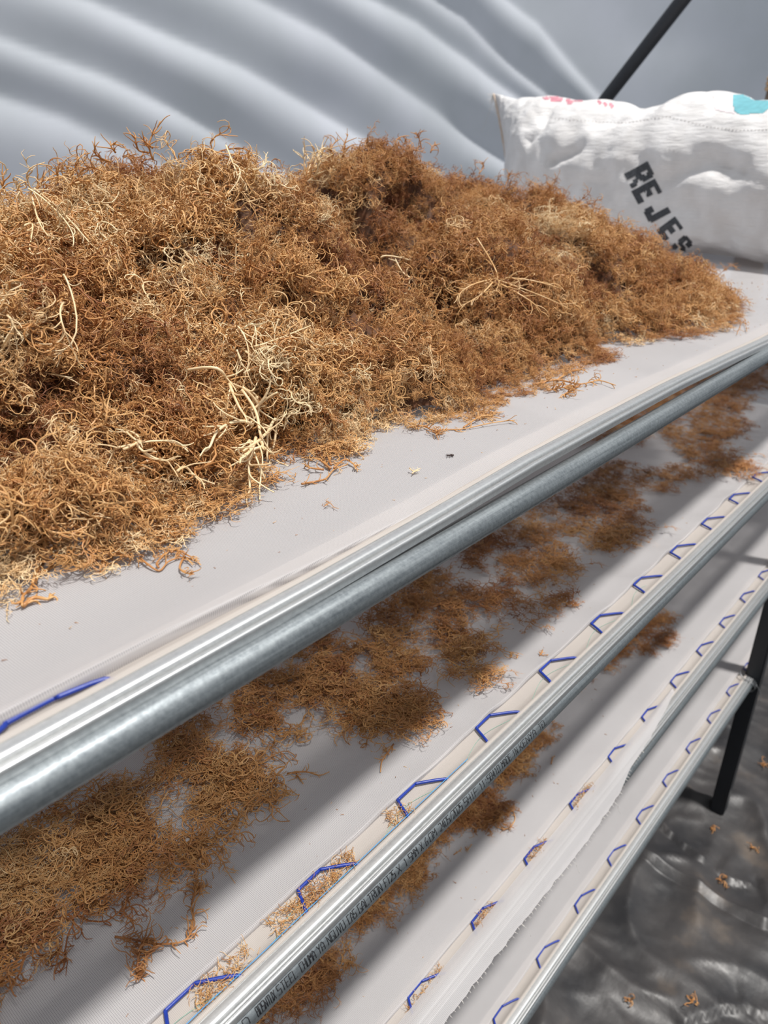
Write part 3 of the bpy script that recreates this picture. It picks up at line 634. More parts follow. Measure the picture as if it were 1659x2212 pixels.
# more, smaller tufts where the heap is close
pv = (wgt/wgt.sum()).ravel(); npts = 5400
pick_ids = nr.choice(len(pv), npts, p=pv)
pts = []
for q in pick_ids:
    i, j = divmod(q, nT); p = G[i, j]; n_ = Gn[i, j]; x, y = p[0], p[1]
    t = TT[j]
    if any(np.linalg.norm(p-c_) < r_*1.0 for c_, r_ in HOLES) and nr.rand() < 0.72: continue
    p = p + np.array([nr.uniform(-.006, .006), nr.uniform(-.008, .008), 0]) + n_*nr.uniform(-0.010, 0.006)
    near_hole = any(np.linalg.norm(p-c_) < r_*2.3 for c_, r_ in HOLES)
    comb = np.clip((x-0.45)/0.35, 0, 1)      # to the right the strands lie combed down the slope
    base = math.radians(-55)+nz(x*3.2, y*3.2, 11)*2.2
    ang = base+nr.randn()*(1.5-0.8*comb) if comb > 0.2 else nr.uniform(-math.pi, math.pi)*0.6+nz(x*4, y*4, 2)*5
    fl = np.array([math.cos(ang), math.sin(ang), nr.uniform(-.25, .25)])
    n2 = n_+nr.randn(3)*0.30
    fuzzy_p = 0.28+0.55*comb+0.25*nz(x*7, y*7, 21)
    fuzzy = nr.rand() < fuzzy_p
    pick = (N_WIRY+nr.randint(N_FUZZ)) if fuzzy else nr.randint(N_WIRY)
    tint = 0.50+0.34*nz(x*10, y*10, 31)+0.34*nz(x*4.5, y*4.5, 33)+nr.randn()*0.085-(0.02 if fuzzy else -0.05)  # weed's own colour variation; broad noise also paints in lobe light and shade
    if nr.rand() < (0.20 if x < 0.55 else 0.04): tint += 0.28
    s = nr.uniform(0.6, 1.05)*(1.0 if t > 0.12 else 0.6)*(1.18 if (not fuzzy and x < 0.6) else 0.9)
    if near_hole: s *= 0.6
    if p[2] < Z_TOP+0.008: p[2] = Z_TOP+0.008; n2 = n2*[0.3, 0.3, 1]+[0, 0, 1]; 
    pts.append((W(p), n2, fl, (s, s, s*(0.75 if t > 0.1 else 0.35)), pick, float(np.clip(tint, 0.05, 1.0))))
Gf = G.reshape(-1, 3); Gnf = Gn.reshape(-1, 3)
for c_, r_ in HOLES:                         # strands tinted darker: the hollows' shade put into their colour
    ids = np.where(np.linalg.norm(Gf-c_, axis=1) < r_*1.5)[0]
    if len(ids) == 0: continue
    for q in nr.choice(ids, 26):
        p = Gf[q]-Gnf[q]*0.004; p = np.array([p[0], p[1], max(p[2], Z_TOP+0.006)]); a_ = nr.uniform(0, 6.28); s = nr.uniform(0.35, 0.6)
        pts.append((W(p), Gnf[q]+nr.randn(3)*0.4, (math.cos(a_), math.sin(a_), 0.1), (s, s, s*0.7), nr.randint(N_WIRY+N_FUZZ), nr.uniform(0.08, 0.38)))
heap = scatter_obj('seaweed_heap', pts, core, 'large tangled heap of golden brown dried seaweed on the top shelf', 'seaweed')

# ---- thin spreads on the lower shelves
def in_poly(x, y, P):
    c = False; n = len(P); j = n-1
    for i in range(n):
        if (P[i][1] > y) != (P[j][1] > y) and x < (P[j][0]-P[i][0])*(y-P[i][1])/(P[j][1]-P[i][1])+P[i][0]: c = not c
        j = i
    return c
def spread(name, k, polys, holes, n, label, seed, zoff=0.005, smin=0.5, smax=0.85, flow=-60, fuzz=0.55, tint0=0.44, thr=-0.22):
    R = np.random.RandomState(seed); zc = tiers[k]+TR+0.0098-0.008
    PW = [[onz(a, b_, zc)[:2] for a, b_ in P] for P in polys]; HW = [(onz(a, b_, zc)[:2], onz(a+r_, b_, zc)[:2]) for a, b_, r_ in holes]
    allp = np.array([q for P in PW for q in P]); lo, hi = allp.min(0), allp.max(0); pts = []; tries = 0
    while len(pts) < n and tries < n*60:
        tries += 1; x, y = R.uniform(lo[0], hi[0]), R.uniform(lo[1], hi[1])
        if not any(in_poly(x, y, P) for P in PW): continue
        u_, v_ = proj(np.array([x, y, zc]))
        if any(((u_-a)**2+(v_-b_)**2) < r_*r_ for a, b_, r_ in holes): continue
        if nz(x*17, y*17, seed) < thr and R.rand() < 0.95: continue
        z = cloth_z(k, x, y)+zoff+R.uniform(0, 0.009)
        ang = math.radians(flow)+nz(x*5, y*5, seed+1)*3.0+R.randn()*0.7
        fz = R.rand() < fuzz; pick = (N_WIRY+R.randint(N_FUZZ)) if fz else R.randint(N_WIRY); s = R.uniform(smin, smax)
        tint = tint0+0.22*nz(x*8, y*8, seed+2)+R.randn()*0.08
        pts.append((W((x, y, z)), (R.randn()*0.12, R.randn()*0.12, 1), (math.cos(ang), math.sin(ang), 0), (s, s, s*0.22), pick, float(np.clip(tint, 0.08, 0.9))))
    return scatter_obj(name, pts, None, label, 'seaweed')
near_poly = [(-200, 1900), (-100, 1830), (60, 1720), (200, 1640), (350, 1560), (420, 1540), (540, 1560), (640, 1600), (655, 1680), (600, 1720), (520, 1760), (440, 1800), (430, 1870), (420, 1900), (410, 1960), (330, 2060), (290, 2060), (300, 1970), (200, 2000), (110, 2080), (60, 2140), (-60, 2180), (-200, 2250)]
mid_poly = [(480, 1500), (560, 1440), (700, 1380), (900, 1290), (1000, 1330), (1060, 1440), (1060, 1490), (960, 1480), (880, 1440), (860, 1480), (930, 1530), (900, 1590), (840, 1600), (740, 1590), (680, 1580), (560, 1590), (500, 1540)]
far_poly = [(860, 1290), (1000, 1190), (1160, 1110), (1280, 1030), (1330, 1000), (1400, 1030), (1480, 1010), (1500, 1040), (1380, 1080), (1400, 1150), (1330, 1200), (1240, 1200), (1240, 1290), (1160, 1370), (1080, 1350), (1000, 1320), (920, 1330)]
end_poly = [(1290, 910), (1400, 850), (1659, 780), (1750, 800), (1640, 850), (1600, 900), (1620, 935), (1560, 960), (1640, 1040), (1600, 1050), (1500, 1030), (1480, 980), (1400, 950), (1330, 970), (1240, 960)]
holes2 = [(130, 1850, 45), (290, 1830, 22), (300, 1640, 30), (230, 1590, 25), (60, 1980, 25), (330, 1800, 18), (150, 1930, 25), (250, 1960, 22), (380, 1990, 16), (730, 1480, 10), (560, 1600, 20), (620, 1560, 15), (800, 1370, 28), (900, 1400, 26), (740, 1430, 16),
          (980, 1230, 26), (1060, 1250, 30), (1130, 1140, 18), (1120, 1270, 16), (960, 1350, 16), (930, 1190, 20), (1480, 940, 18), (1420, 960, 30), (660, 1420, 16), (1200, 1130, 15)]
spread('seaweed_spread', 'B', [near_poly], holes2, 215, 'loose net of brown seaweed at the near left of the second shelf', 41, smin=0.55, smax=1.0, fuzz=0.25, tint0=0.5, thr=0.0)
spread('seaweed_spread', 'B', [mid_poly], holes2, 190, 'brown seaweed patch in the middle of the second shelf, under the thick tube', 42, smin=0.55, smax=0.95, fuzz=0.35, tint0=0.48, thr=-0.08)
spread('seaweed_spread', 'B', [far_poly], holes2, 400, 'ragged seaweed band on the second shelf towards the far end', 43, smin=0.5, smax=0.85, fuzz=0.8)
spread('seaweed_spread', 'B', [end_poly], holes2, 760, 'soft brown seaweed mass at the far right of the second shelf', 44, smin=0.5, smax=0.9, fuzz=0.9, thr=-0.35)
c_near = [(420, 2300), (520, 2200), (640, 2080), (700, 2060), (740, 2080), (735, 2110), (700, 2130), (690, 2180), (560, 2200), (480, 2300)]
c_mid = [(700, 2020), (800, 1930), (870, 1870), (960, 1760), (1040, 1700), (1090, 1760), (1080, 1790), (1010, 1780), (930, 1810), (900, 1900), (890, 1940), (820, 1960), (860, 1985), (760, 2000)]
c_far = [(1060, 1690), (1100, 1640), (1180, 1580), (1210, 1550), (1190, 1590), (1140, 1640), (1110, 1680), (1100, 1700)]
c_end = [(1240, 1490), (1330, 1400), (1420, 1330), (1470, 1335), (1400, 1370), (1440, 1375), (1460, 1380), (1420, 1410), (1340, 1430), (1290, 1460)]
spread('seaweed_spread', 'C', [c_near], [(650, 2140, 14)], 80, 'seaweed patch on the third shelf at the bottom, beside the printed tube', 45, smin=0.45, smax=0.75, flow=30)
spread('seaweed_spread', 'C', [c_mid], [(1040, 1755, 14), (930, 1880, 10), (850, 1900, 12)], 170, 'long ragged seaweed patch on the third shelf below the printed tube', 46, smin=0.45, smax=0.75, flow=30)
spread('seaweed_spread', 'C', [c_far], [], 45, 'small faint seaweed tufts on the third shelf close under the printed tube', 47, smin=0.45, smax=0.7, flow=30)
spread('seaweed_spread', 'C', [c_end], [(1380, 1392, 8)], 90, 'brown seaweed bunch on the third shelf towards the far end', 48, smin=0.5, smax=0.8, flow=20, fuzz=0.8)

# ---- trimmings caught inside the wire loops of the second shelf
def trimmings(name, k, x0, x1, n, label, seed, dy0=0.002, dy1=0.02):
    R = np.random.RandomState(seed); mb = MB(); y0, y1 = chan_y(k); zt = tiers[k]+TR+0.0098+ZC
    for q in range(n):
        x = R.uniform(x0, x1); y = y1+R.uniform(dy0, dy1)
        mb.tube(grow(R, (x, y, zt-0.003+R.uniform(0, 0.003)), (R.randn(), R.randn(), 0.2), R.uniform(0.004, 0.014), 6, 220), 0.0004, 3, 0.0002, sh=R.uniform(-.1, .35), cap=False)
    ob = mb.obj(name, M_SPRIG); return tag(ob, label, 'seaweed crumbs', kind='stuff')
trimmings('seaweed_trimmings', 'B', 0.165, 0.225, 170, 'curly trimmings caught at the bottom edge beside the nearest blue wire end', 61)
trimmings('seaweed_trimmings', 'B', 0.270, 0.345, 260, 'curly trimmings filling the blue wire loop nearest the bottom on the second shelf', 62, 0.004)
trimmings('seaweed_trimmings', 'B', 0.245, 0.285, 120, 'curly trimmings just below the nearest full blue wire loop', 63)
trimmings('seaweed_trimmings', 'B', 0.398, 0.425, 70, 'small curl of trimmings at the foot of the second full blue wire loop', 64)
trimmings('seaweed_trimmings', 'C', 0.43, 0.50, 90, 'trimmings inside the lowest visible wire loop of the third shelf', 65, 0.004, 0.014)
trimmings('seaweed_trimmings', 'C', 0.575, 0.62, 90, 'trimmings inside the second wire loop from the bottom on the third shelf', 66, 0.004, 0.014)
trimmings('seaweed_trimmings', 'C', 0.71, 0.76, 110, 'trimmings inside the third wire loop from the bottom on the third shelf', 67, 0.004, 0.014)
trimmings('seaweed_trimmings', 'C', 0.845, 0.91, 110, 'trimmings inside the fourth wire loop from the bottom on the third shelf', 68, 0.004, 0.014)

# ---- loose sprigs, each a thing of its own
def sprig(name, px, k, label, seed, paths, thick=0.0009, mat_=M_SPRIG, twig=0.012, ntw=10, cat='seaweed sprig', lift_=0.004, curl=190):
    """paths: polylines in the photograph, laid on the shelf cloth"""
    R = np.random.RandomState(seed); mb = MB(); zc = tiers[k]+TR+0.0098-0.006; c0 = onz(px[0], px[1], zc)
    for P in paths:
        Wp = []
        for i, (a, b_) in enumerate(P):
            q = onz(a, b_, zc); z = cloth_z(k, q[0], q[1])+thick+R.uniform(0.0005, lift_)
            Wp.append(np.array([q[0], q[1], z+ZC]))
        C_ = catmull(Wp, 4); mb.tube(C_, thick, 6, thick*0.5, sh=-0.08, sh1=0.1)
        for _ in range(ntw):
            i = R.randint(1, len(C_)-1); t = C_[i]-C_[i-1]; t /= np.linalg.norm(t)+1e-9
            d = side_dir(R, t, 1.1); d[2] = abs(d[2])*0.4
            Q = grow(R, C_[i], d, R.uniform(0.3, 1)*twig, 5, curl); mb.tube(Q, thick*0.6, 4, thick*0.3, sh=0, sh1=0.15, cap=False)
    ob = mb.obj(name, mat_); org = Vector(W((c0[0], c0[1], c0[2]))); me = ob.data
    me.transform(Matrix.Translation(-org)); ob.location = org; return tag(ob, label, cat)
sprig('seaweed_sprig', (380, 1225), 'A', 'small branching brown sprig lying on bare top cloth below the heap, near left', 1,
      [[(303, 1211), (318, 1228), (345, 1240), (365, 1222), (395, 1212), (425, 1222), (435, 1232)], [(345, 1240), (342, 1228), (372, 1200), (398, 1212), (418, 1232)], [(398, 1212), (390, 1240), (405, 1255), (422, 1260)], [(370, 1205), (385, 1202), (410, 1216), (432, 1224)]])
sprig('seaweed_sprig', (710, 1030), 'A', 'feathery brown sprig with dark stem between heap and tube', 2,
      [[(652, 1059), (680, 1052), (705, 1050), (722, 1030), (752, 1020)], [(722, 1030), (745, 1012), (765, 1022), (768, 1032)], [(715, 1028), (690, 1010), (665, 998), (660, 1005)], [(712, 1026), (695, 1000), (680, 992)], [(716, 1022), (708, 1003), (698, 993)], [(700, 1030), (675, 1028), (660, 1018)]], thick=0.0011)
sprig('seaweed_sprig', (718, 1110), 'A', 'tiny pale wisp on the top cloth below the feathery sprig', 3, [[(700, 1112), (712, 1105), (722, 1112), (732, 1118)], [(712, 1105), (706, 1100)]], thick=0.0004, twig=0.006, ntw=8)
sprig('seaweed_sprig', (895, 1042), 'A', 'tiny pale flake of seaweed left of the insect', 4, [[(884, 1038), (895, 1044), (905, 1040)], [(890, 1048), (900, 1036)]], thick=0.0006, mat_=M_PALE, twig=0.005, ntw=8)
sprig('seaweed_sprig', (75, 1290), 'A', 'thick curled brown sprig reaching out of the heap at far left', 5, [[(95, 1215), (80, 1245), (68, 1275), (52, 1300), (50, 1318)], [(50, 1315), (75, 1300), (105, 1300), (110, 1290)], [(80, 1245), (100, 1235), (140, 1210), (145, 1195)]], thick=0.0016)
sprig('seaweed_sprig', (960, 945), 'A', 'dark-tipped flat sprig at the heap foot, above the insect', 6, [[(885, 946), (915, 940), (935, 955), (965, 948), (1000, 948), (1060, 940), (1110, 935)], [(935, 955), (945, 965)], [(1000, 948), (1040, 925), (1080, 930)]], thick=0.0010, twig=0.022, ntw=18)
sprig('seaweed_sprig', (1240, 850), 'A', 'golden wispy sprig spreading from the heap towards the far rail', 7, [[(1150, 850), (1200, 845), (1250, 855), (1290, 850), (1325, 865)], [(1200, 845), (1230, 825), (1262, 820)], [(1250, 855), (1225, 872), (1215, 880)], [(1180, 870), (1210, 862), (1240, 855)]], thick=0.0012, twig=0.03, ntw=26)
sprig('seaweed_sprig', (1560, 700), 'A', 'thin looped sprig at the far right tip of the heap', 8, [[(1540, 700), (1580, 705), (1605, 700), (1612, 725)], [(1590, 690), (1600, 700), (1590, 730)]], thick=0.0008, twig=0.02, ntw=10)
sprig('seaweed_sprig', (835, 1650), 'B', 'slim pale-tipped sprig hanging off the middle patch of the second shelf', 9, [[(850, 1610), (838, 1630), (825, 1650), (822, 1675)], [(838, 1630), (832, 1622)]], thick=0.0011)
sprig('seaweed_sprig', (1175, 1420), 'B', 'tiny curled sprig alone on the second shelf cloth near a wire loop', 10, [[(1163, 1418), (1170, 1424), (1182, 1428)], [(1165, 1425), (1172, 1415)]], thick=0.0007, twig=0.006)
sprig('seaweed_sprig', (335, 2010), 'B', 'angular flat frond folded over on itself at the near shelf', 11, [[(250, 2030), (310, 2040), (350, 2050), (400, 2045), (418, 2010), (415, 1960)], [(350, 2050), (320, 2080), (300, 2110), (312, 2118)], [(300, 2105), (305, 2060), (315, 2040)], [(415, 1960), (425, 1930), (430, 1925)]], thick=0.0011, twig=0.03, ntw=34, mat_=seaweed_mat('brown_seaweed', SW, inst=False, fixed=0.36))
sprig('seaweed_sprig', (690, 1690), 'B', 'thin stray strand pointing right from the near patch', 12, [[(620, 1672), (660, 1672), (690, 1678), (712, 1672)], [(640, 1672), (650, 1690)]], thick=0.0010, twig=0.014)
sprig('seaweed_sprig', (985, 1840), 'C', 'two-piece brown crumb on the third shelf', 13, [[(980, 1850), (990, 1842), (998, 1838)], [(1005, 1832), (1010, 1838), (1018, 1828)]], thick=0.0008, twig=0.005)
sprig('seaweed_sprig', (1190, 1645), 'C', 'short dark brown crumb on the third shelf among grey shadow bands', 14, [[(1190, 1655), (1192, 1645), (1197, 1638)]], thick=0.0012, twig=0.005)
sprig('seaweed_sprig', (730, 1460), 'B', 'dark purple-brown knot lying in the middle patch', 15, [[(708, 1470), (725, 1455), (745, 1450), (752, 1465), (735, 1475), (715, 1462)], [(720, 1480), (740, 1465), (730, 1450)]], thick=0.0017, mat_=M_DARK, twig=0.012, ntw=22, lift_=0.016)
sprig('seaweed_sprig', (1090, 1775), 'C', 'looped brown strand with a dark knot at the right of the third shelf patch', 16, [[(1060, 1765), (1085, 1740), (1105, 1755), (1112, 1775), (1095, 1795), (1070, 1790)], [(1075, 1779), (1086, 1775)]], thick=0.0012, twig=0.010)

# ---- pale branches lying on the face of the heap
hb = BVHTree.FromPolygons([tuple(p) for p in G.reshape(-1, 3)], cf)
def on_heap(px, py, off):
    d = Vector(ray(px, py)).normalized(); h = hb.ray_cast(Vector((0, 0, 0)), d)
    if h[0] is None or np.linalg.norm(h[0]) > 2:
        q = onz(px, max(py, 560), Z_TOP)+np.array([0, 0, 0.006])
        return q if py > 560 else ony(px, py, 0.84)
    n_ = h[1] if h[1].z > 0 else -h[1]
    return np.array(h[0]+n_*off)
def branch_on_heap(name, label, paths, seed, mat_=M_PALE, thick=0.0013, ntw=7, twig=0.035, off=0.036, curl=45):
    R = np.random.RandomState(seed); mb = MB()
    for P in paths:
        Wp = [on_heap(a, b_, off+R.uniform(-0.002, 0.006)) for a, b_ in P]
        # keep depth continuous along the branch
        C_ = catmull(Wp, 4); ks = np.ones(5)/5
        for c in range(3):
            pad = np.pad(C_[:, c], 2, mode='edge'); C_[:, c] = np.convolve(pad, ks, 'valid')
        mb.tube(C_+[0, 0, ZC], thick, 7, thick*0.55, sh=0.0, sh1=0.03)
        for _ in range(ntw):
            i = R.randint(1, len(C_)-1); t = C_[i]-C_[i-1]; t /= np.linalg.norm(t)+1e-9
            d = side_dir(R, t, 0.75); Q = grow(R, C_[i], d, R.uniform(0.3, 1)*twig, 8, curl, pull=(-4, -6, -2)); mb.tube(Q+[0, 0, ZC], thick*0.6, 5, thick*0.35, sh=0, sh1=0.03, cap=False)
    org = Vector(mb.v[0]); ob = mb.obj(name, mat_); ob.data.transform(Matrix.Translation(-org)); ob.location = org
    return tag(ob, label, 'seaweed branch')
branch_on_heap('seaweed_branch', 'large cream-coloured forked branch draped down the near front of the heap', [
    [(350, 838), (405, 838), (445, 855), (465, 862), (500, 870), (560, 872)], [(468, 868), (470, 930), (478, 970), (485, 985), (520, 1010), (545, 1040), (580, 1065)], [(480, 975), (475, 1010), (478, 1040), (492, 1075)], [(485, 985), (530, 980), (560, 1000), (578, 1022)],
    [(530, 980), (560, 970), (592, 985), (580, 1000)], [(478, 955), (450, 950), (430, 975), (410, 990), (402, 1005)], [(465, 862), (500, 895), (530, 900), (570, 860), (620, 840)], [(455, 870), (455, 925), (470, 950)], [(480, 990), (505, 1030), (540, 1055), (545, 1080), (520, 1088)], [(500, 870), (540, 875), (580, 850), (600, 835)], [(488, 985), (470, 1000), (475, 1020)]], 21, ntw=5, thick=0.0016)
branch_on_heap('seaweed_branch', 'thin cream forked twig standing out on the middle of the heap', [[(835, 580), (880, 575), (918, 588), (900, 610), (870, 640)], [(918, 588), (917, 640), (918, 670), (955, 705)], [(918, 588), (905, 625), (880, 635)], [(905, 605), (880, 600), (860, 590)]], 22, ntw=3, thick=0.0013, twig=0.02)
branch_on_heap('seaweed_branch', 'pale yellow spray of branches on the right slope of the heap', [[(1010, 545), (1060, 600), (1085, 640), (1130, 665), (1200, 690)], [(1060, 600), (1030, 640), (1010, 670)], [(1085, 640), (1040, 660), (1015, 690)], [(1085, 640), (1110, 690), (1140, 700)], [(1060, 600), (1120, 625), (1180, 640)]], 23, ntw=9, thick=0.0011, mat_=seaweed_mat('yellow_seaweed', SW, inst=False, fixed=0.76, trans=0.2))
branch_on_heap('seaweed_branch', 'cluster of whitish strands on the left shoulder of the heap', [[(40, 500), (70, 510), (95, 545), (110, 580)], [(60, 490), (85, 505), (100, 530)], [(25, 545), (50, 560), (70, 590), (95, 590)], [(50, 500), (60, 540), (75, 570)], [(90, 520), (120, 550), (150, 560)]], 24, ntw=6, thick=0.0010, twig=0.03)
branch_on_heap('seaweed_branch', 'whitish strands hanging at the left edge below the shoulder', [[(80, 650), (95, 700), (100, 750), (95, 800)], [(20, 720), (45, 760), (55, 810)], [(88, 690), (98, 740), (130, 800)], [(50, 780), (70, 810), (100, 820), (130, 812)]], 25, ntw=6, thick=0.0010, twig=0.03)
branch_on_heap('seaweed_branch', 'curling pale branch at the lower front of the heap, left of the large fork', [[(230, 1010), (265, 990), (275, 1020), (262, 1060)], [(265, 990), (310, 1000), (350, 1020), (340, 1030)], [(240, 1000), (280, 985), (330, 1005), (380, 1010)], [(300, 1075), (330, 1060), (350, 1080), (352, 1090)]], 26, ntw=7, thick=0.0012, twig=0.03)
branch_on_heap('seaweed_branch', 'pale looping strands on the middle front, right of centre hollow', [[(510, 740), (530, 760), (540, 800), (535, 830)], [(520, 745), (555, 750), (560, 790)], [(505, 770), (520, 800), (500, 830)], [(540, 775), (590, 770), (640, 760)], [(530, 830), (580, 810), (640, 812)]], 27, ntw=7, thick=0.0010, twig=0.03)
branch_on_heap('seaweed_branch', 'pale strands on the upper right side of the left peak', [[(500, 390), (520, 400), (515, 430), (500, 470), (505, 490)], [(520, 400), (545, 410), (555, 395)], [(480, 370), (490, 400), (515, 415)]], 28, ntw=6, thick=0.0010, twig=0.025)
branch_on_heap('seaweed_branch', 'upright pale fan at the left end of the right peak', [[(700, 410), (690, 370), (680, 330), (672, 312)], [(700, 410), (705, 370), (700, 340), (690, 318)], [(705, 400), (720, 365), (715, 335)], [(700, 410), (680, 380), (672, 350)]], 29, ntw=14, thick=0.0012, twig=0.03)

# ---- strands sticking up from the crest
def crest_sprig(label, paths, seed, mat_=M_SPRIG, stuff=False):
    R = np.random.RandomState(seed); mb = MB()
    for P in paths:
        Y0 = 0.84; Wp = [ony(a, b_, Y0) for a, b_ in P]; C_ = catmull(Wp, 4); mb.tube(C_+[0, 0, ZC], 0.0012, 5, 0.0006)
        for _ in range(9):
            i = R.randint(1, len(C_)-1); t = C_[i]-C_[i-1]; t /= np.linalg.norm(t)+1e-9
            Q = grow(R, C_[i], side_dir(R, t, 0.8), R.uniform(0.006, 0.022), 5, 60); mb.tube(Q+[0, 0, ZC], 0.0008, 4, 0.0004, sh=0, sh1=0.1, cap=False)
    org = Vector(mb.v[0]); ob = mb.obj('seaweed_sprig', mat_); ob.data.transform(Matrix.Translation(-org)); ob.location = org; return tag(ob, label, 'seaweed sprig', kind='stuff' if stuff else None)
crest_sprig('tall upright sprig on top of the left peak', [[(330, 345), (322, 315), (330, 290), (340, 275), (346, 262)], [(330, 320), (312, 305), (310, 295)], [(322, 330), (300, 325), (294, 310), (293, 295)]], 31)
crest_sprig('wispy sprigs at the left end of the left peak', [[(240, 350), (215, 340), (200, 325)], [(225, 370), (200, 362), (182, 365)], [(250, 330), (240, 315), (250, 308)]], 32)
crest_sprig('reddish curl of strands at the right shoulder of the left peak', [[(440, 350), (480, 325), (530, 322), (550, 345), (552, 380)], [(480, 335), (520, 350), (545, 370), (560, 400)], [(530, 322), (548, 340), (556, 372)], [(545, 380), (575, 395), (590, 425)]], 33, seaweed_mat('reddish_seaweed', SW, inst=False, fixed=0.27))
crest_sprig('curled wisps on top of the right peak', [[(740, 340), (745, 310), (752, 290)], [(860, 330), (855, 305), (870, 295), (880, 308)], [(910, 320), (905, 298), (898, 285)], [(930, 330), (935, 315), (945, 312)], [(720, 335), (715, 320), (730, 300)]], 34, stuff=True)
crest_sprig('small wisps on the left end of the heap skyline', [[(10, 415), (5, 400), (8, 388)], [(80, 410), (85, 395), (110, 385)], [(120, 400), (125, 382), (122, 375)], [(150, 400), (165, 390), (190, 392)]], 35, stuff=True)
crest_sprig('small wisps on the saddle between the two peaks', [[(620, 425), (625, 408), (640, 400)], [(655, 410), (660, 385), (663, 368)], [(1035, 375), (1045, 360), (1042, 350)], [(1090, 405), (1098, 385), (1100, 372)]], 36, stuff=True)

# ---- crumbs
def crumbs(k, n, label, seed, xr, dyr, size=(0.0006, 0.0022), excl=None):
    R = np.random.RandomState(seed); mb = MB(); y1 = chan_y(k)[1]
    for _ in range(n):
        x = R.uniform(*xr); y = y1+0.03+abs(R.uniform(*dyr)); z = cloth_z(k, x, y)+ZC+0.0006; s = R.uniform(*size)
        mb.tube(grow(R, (x, y, z), (R.randn(), R.randn(), 0), s*3, 3, 300), s*0.3, 4, s*0.12, sh=R.uniform(-.3, .3))
    return tag(mb.obj('seaweed_crumbs', M_SPRIG), label, 'crumbs', kind='stuff')
crumbs('A', 130, 'fine crumbs scattered on the bare strip of the top cloth', 71, (0.05, 1.9), (0.0, 0.12), (0.0004, 0.0012))
crumbs('A', 90, 'crumbs on the top cloth at the far end before the sack', 74, (1.3, 2.0), (0.0, 0.25), (0.0008, 0.003))
crumbs('B', 70, 'fine crumbs scattered on the second cloth', 72, (0.1, 1.3), (0.0, 0.1), (0.0004, 0.0014))
crumbs('C', 60, 'fine crumbs scattered on the third cloth', 73, (0.4, 1.5), (0.0, 0.15), (0.0006, 0.002))

# ---- insect on the top cloth
p = onz(970, 993, Z_TOP+0.005); z0 = cloth_z('A', p[0], p[1])+ZC
ant = empty('insect', (float(p[0]), float(p[1]), z0), 'tiny dark insect standing on the bare top cloth beside the heap foot', 'insect')
bm = bmesh.new()
for cx_, r_, l_ in ((-0.0028, 0.0013, 1.5), (0, 0.0008, 1.4), (0.0019, 0.0009, 1.1)):
    bmesh.ops.create_icosphere(bm, subdivisions=2, radius=r_, matrix=Matrix.Translation((cx_, 0, 0.0018)) @ Matrix.Diagonal((l_, 1, 0.9, 1)))
me = bpy.data.meshes.new('body'); bm.to_mesh(me); bm.free(); me.materials.append(M_ANT)
bo = bpy.data.objects.new('body', me); link(bo, ant); bo.rotation_euler.z = 2.4
for sgn in (-1, 1):
    for q in (-1, 0, 1):
        mb = MB(); a = np.array([q*0.0007, 0, 0.0018]); mb.tube([a, a+[q*0.0012, sgn*0.0018, 0.0010], a+[q*0.0026, sgn*0.0034, -0.0017]], 0.00016, 4)
        lg = mb.obj('leg', M_ANT, ant); lg.rotation_euler.z = 2.4

# ------------------------------------------------------------------ the sack at the far end of the top shelf
Z_TRAY = Z_TOP+0.004
P0 = onz(1659, 580, Z_TRAY); P1 = onz(1530, 563, Z_TRAY)
Ld = (P1-P0); Ld[2] = 0; Ld /= np.linalg.norm(Ld)
Ld = Ld*0.93+np.array([0.02, 0, 0]); Ld /= np.linalg.norm(Ld); Nd = np.array([Ld[1], -Ld[0], 0])
if Nd @ hd < 0: Nd = -Nd
DEP = 0.23
bag_top = [(1045, 205), (1065, 203), (1110, 208), (1180, 213), (1290, 219), (1340, 228), (1380, 235), (1420, 228), (1460, 213), (1500, 203), (1540, 203), (1580, 213), (1620, 222), (1659, 222), (1900, 235), (2400, 260)]
def col_s(px, depth):                        # s along the sack where the image column px meets its centre line
    d = ray(px, 330); # horizontal ray
    A = np.array([[Ld[0], -d[0]], [Ld[1], -d[1]]]); b_ = -(P0+Nd*depth)[:2]
    s, t = np.linalg.solve(A, b_); return s, t
s_left = col_s(1050, DEP*0.9)[0]; s_right = -0.35
NS, NA = 150, 120
bag_v = []
tops = []
for px, py in bag_top[:-1]:
    s, t = col_s(px, DEP); d = ray(px, py); h = np.hypot(*(P0+Nd*DEP+Ld*s)[:2]); tops.append((s, h*d[2]/math.hypot(d[0], d[1])))
tops.sort(); t_s, t_z = zip(*tops)
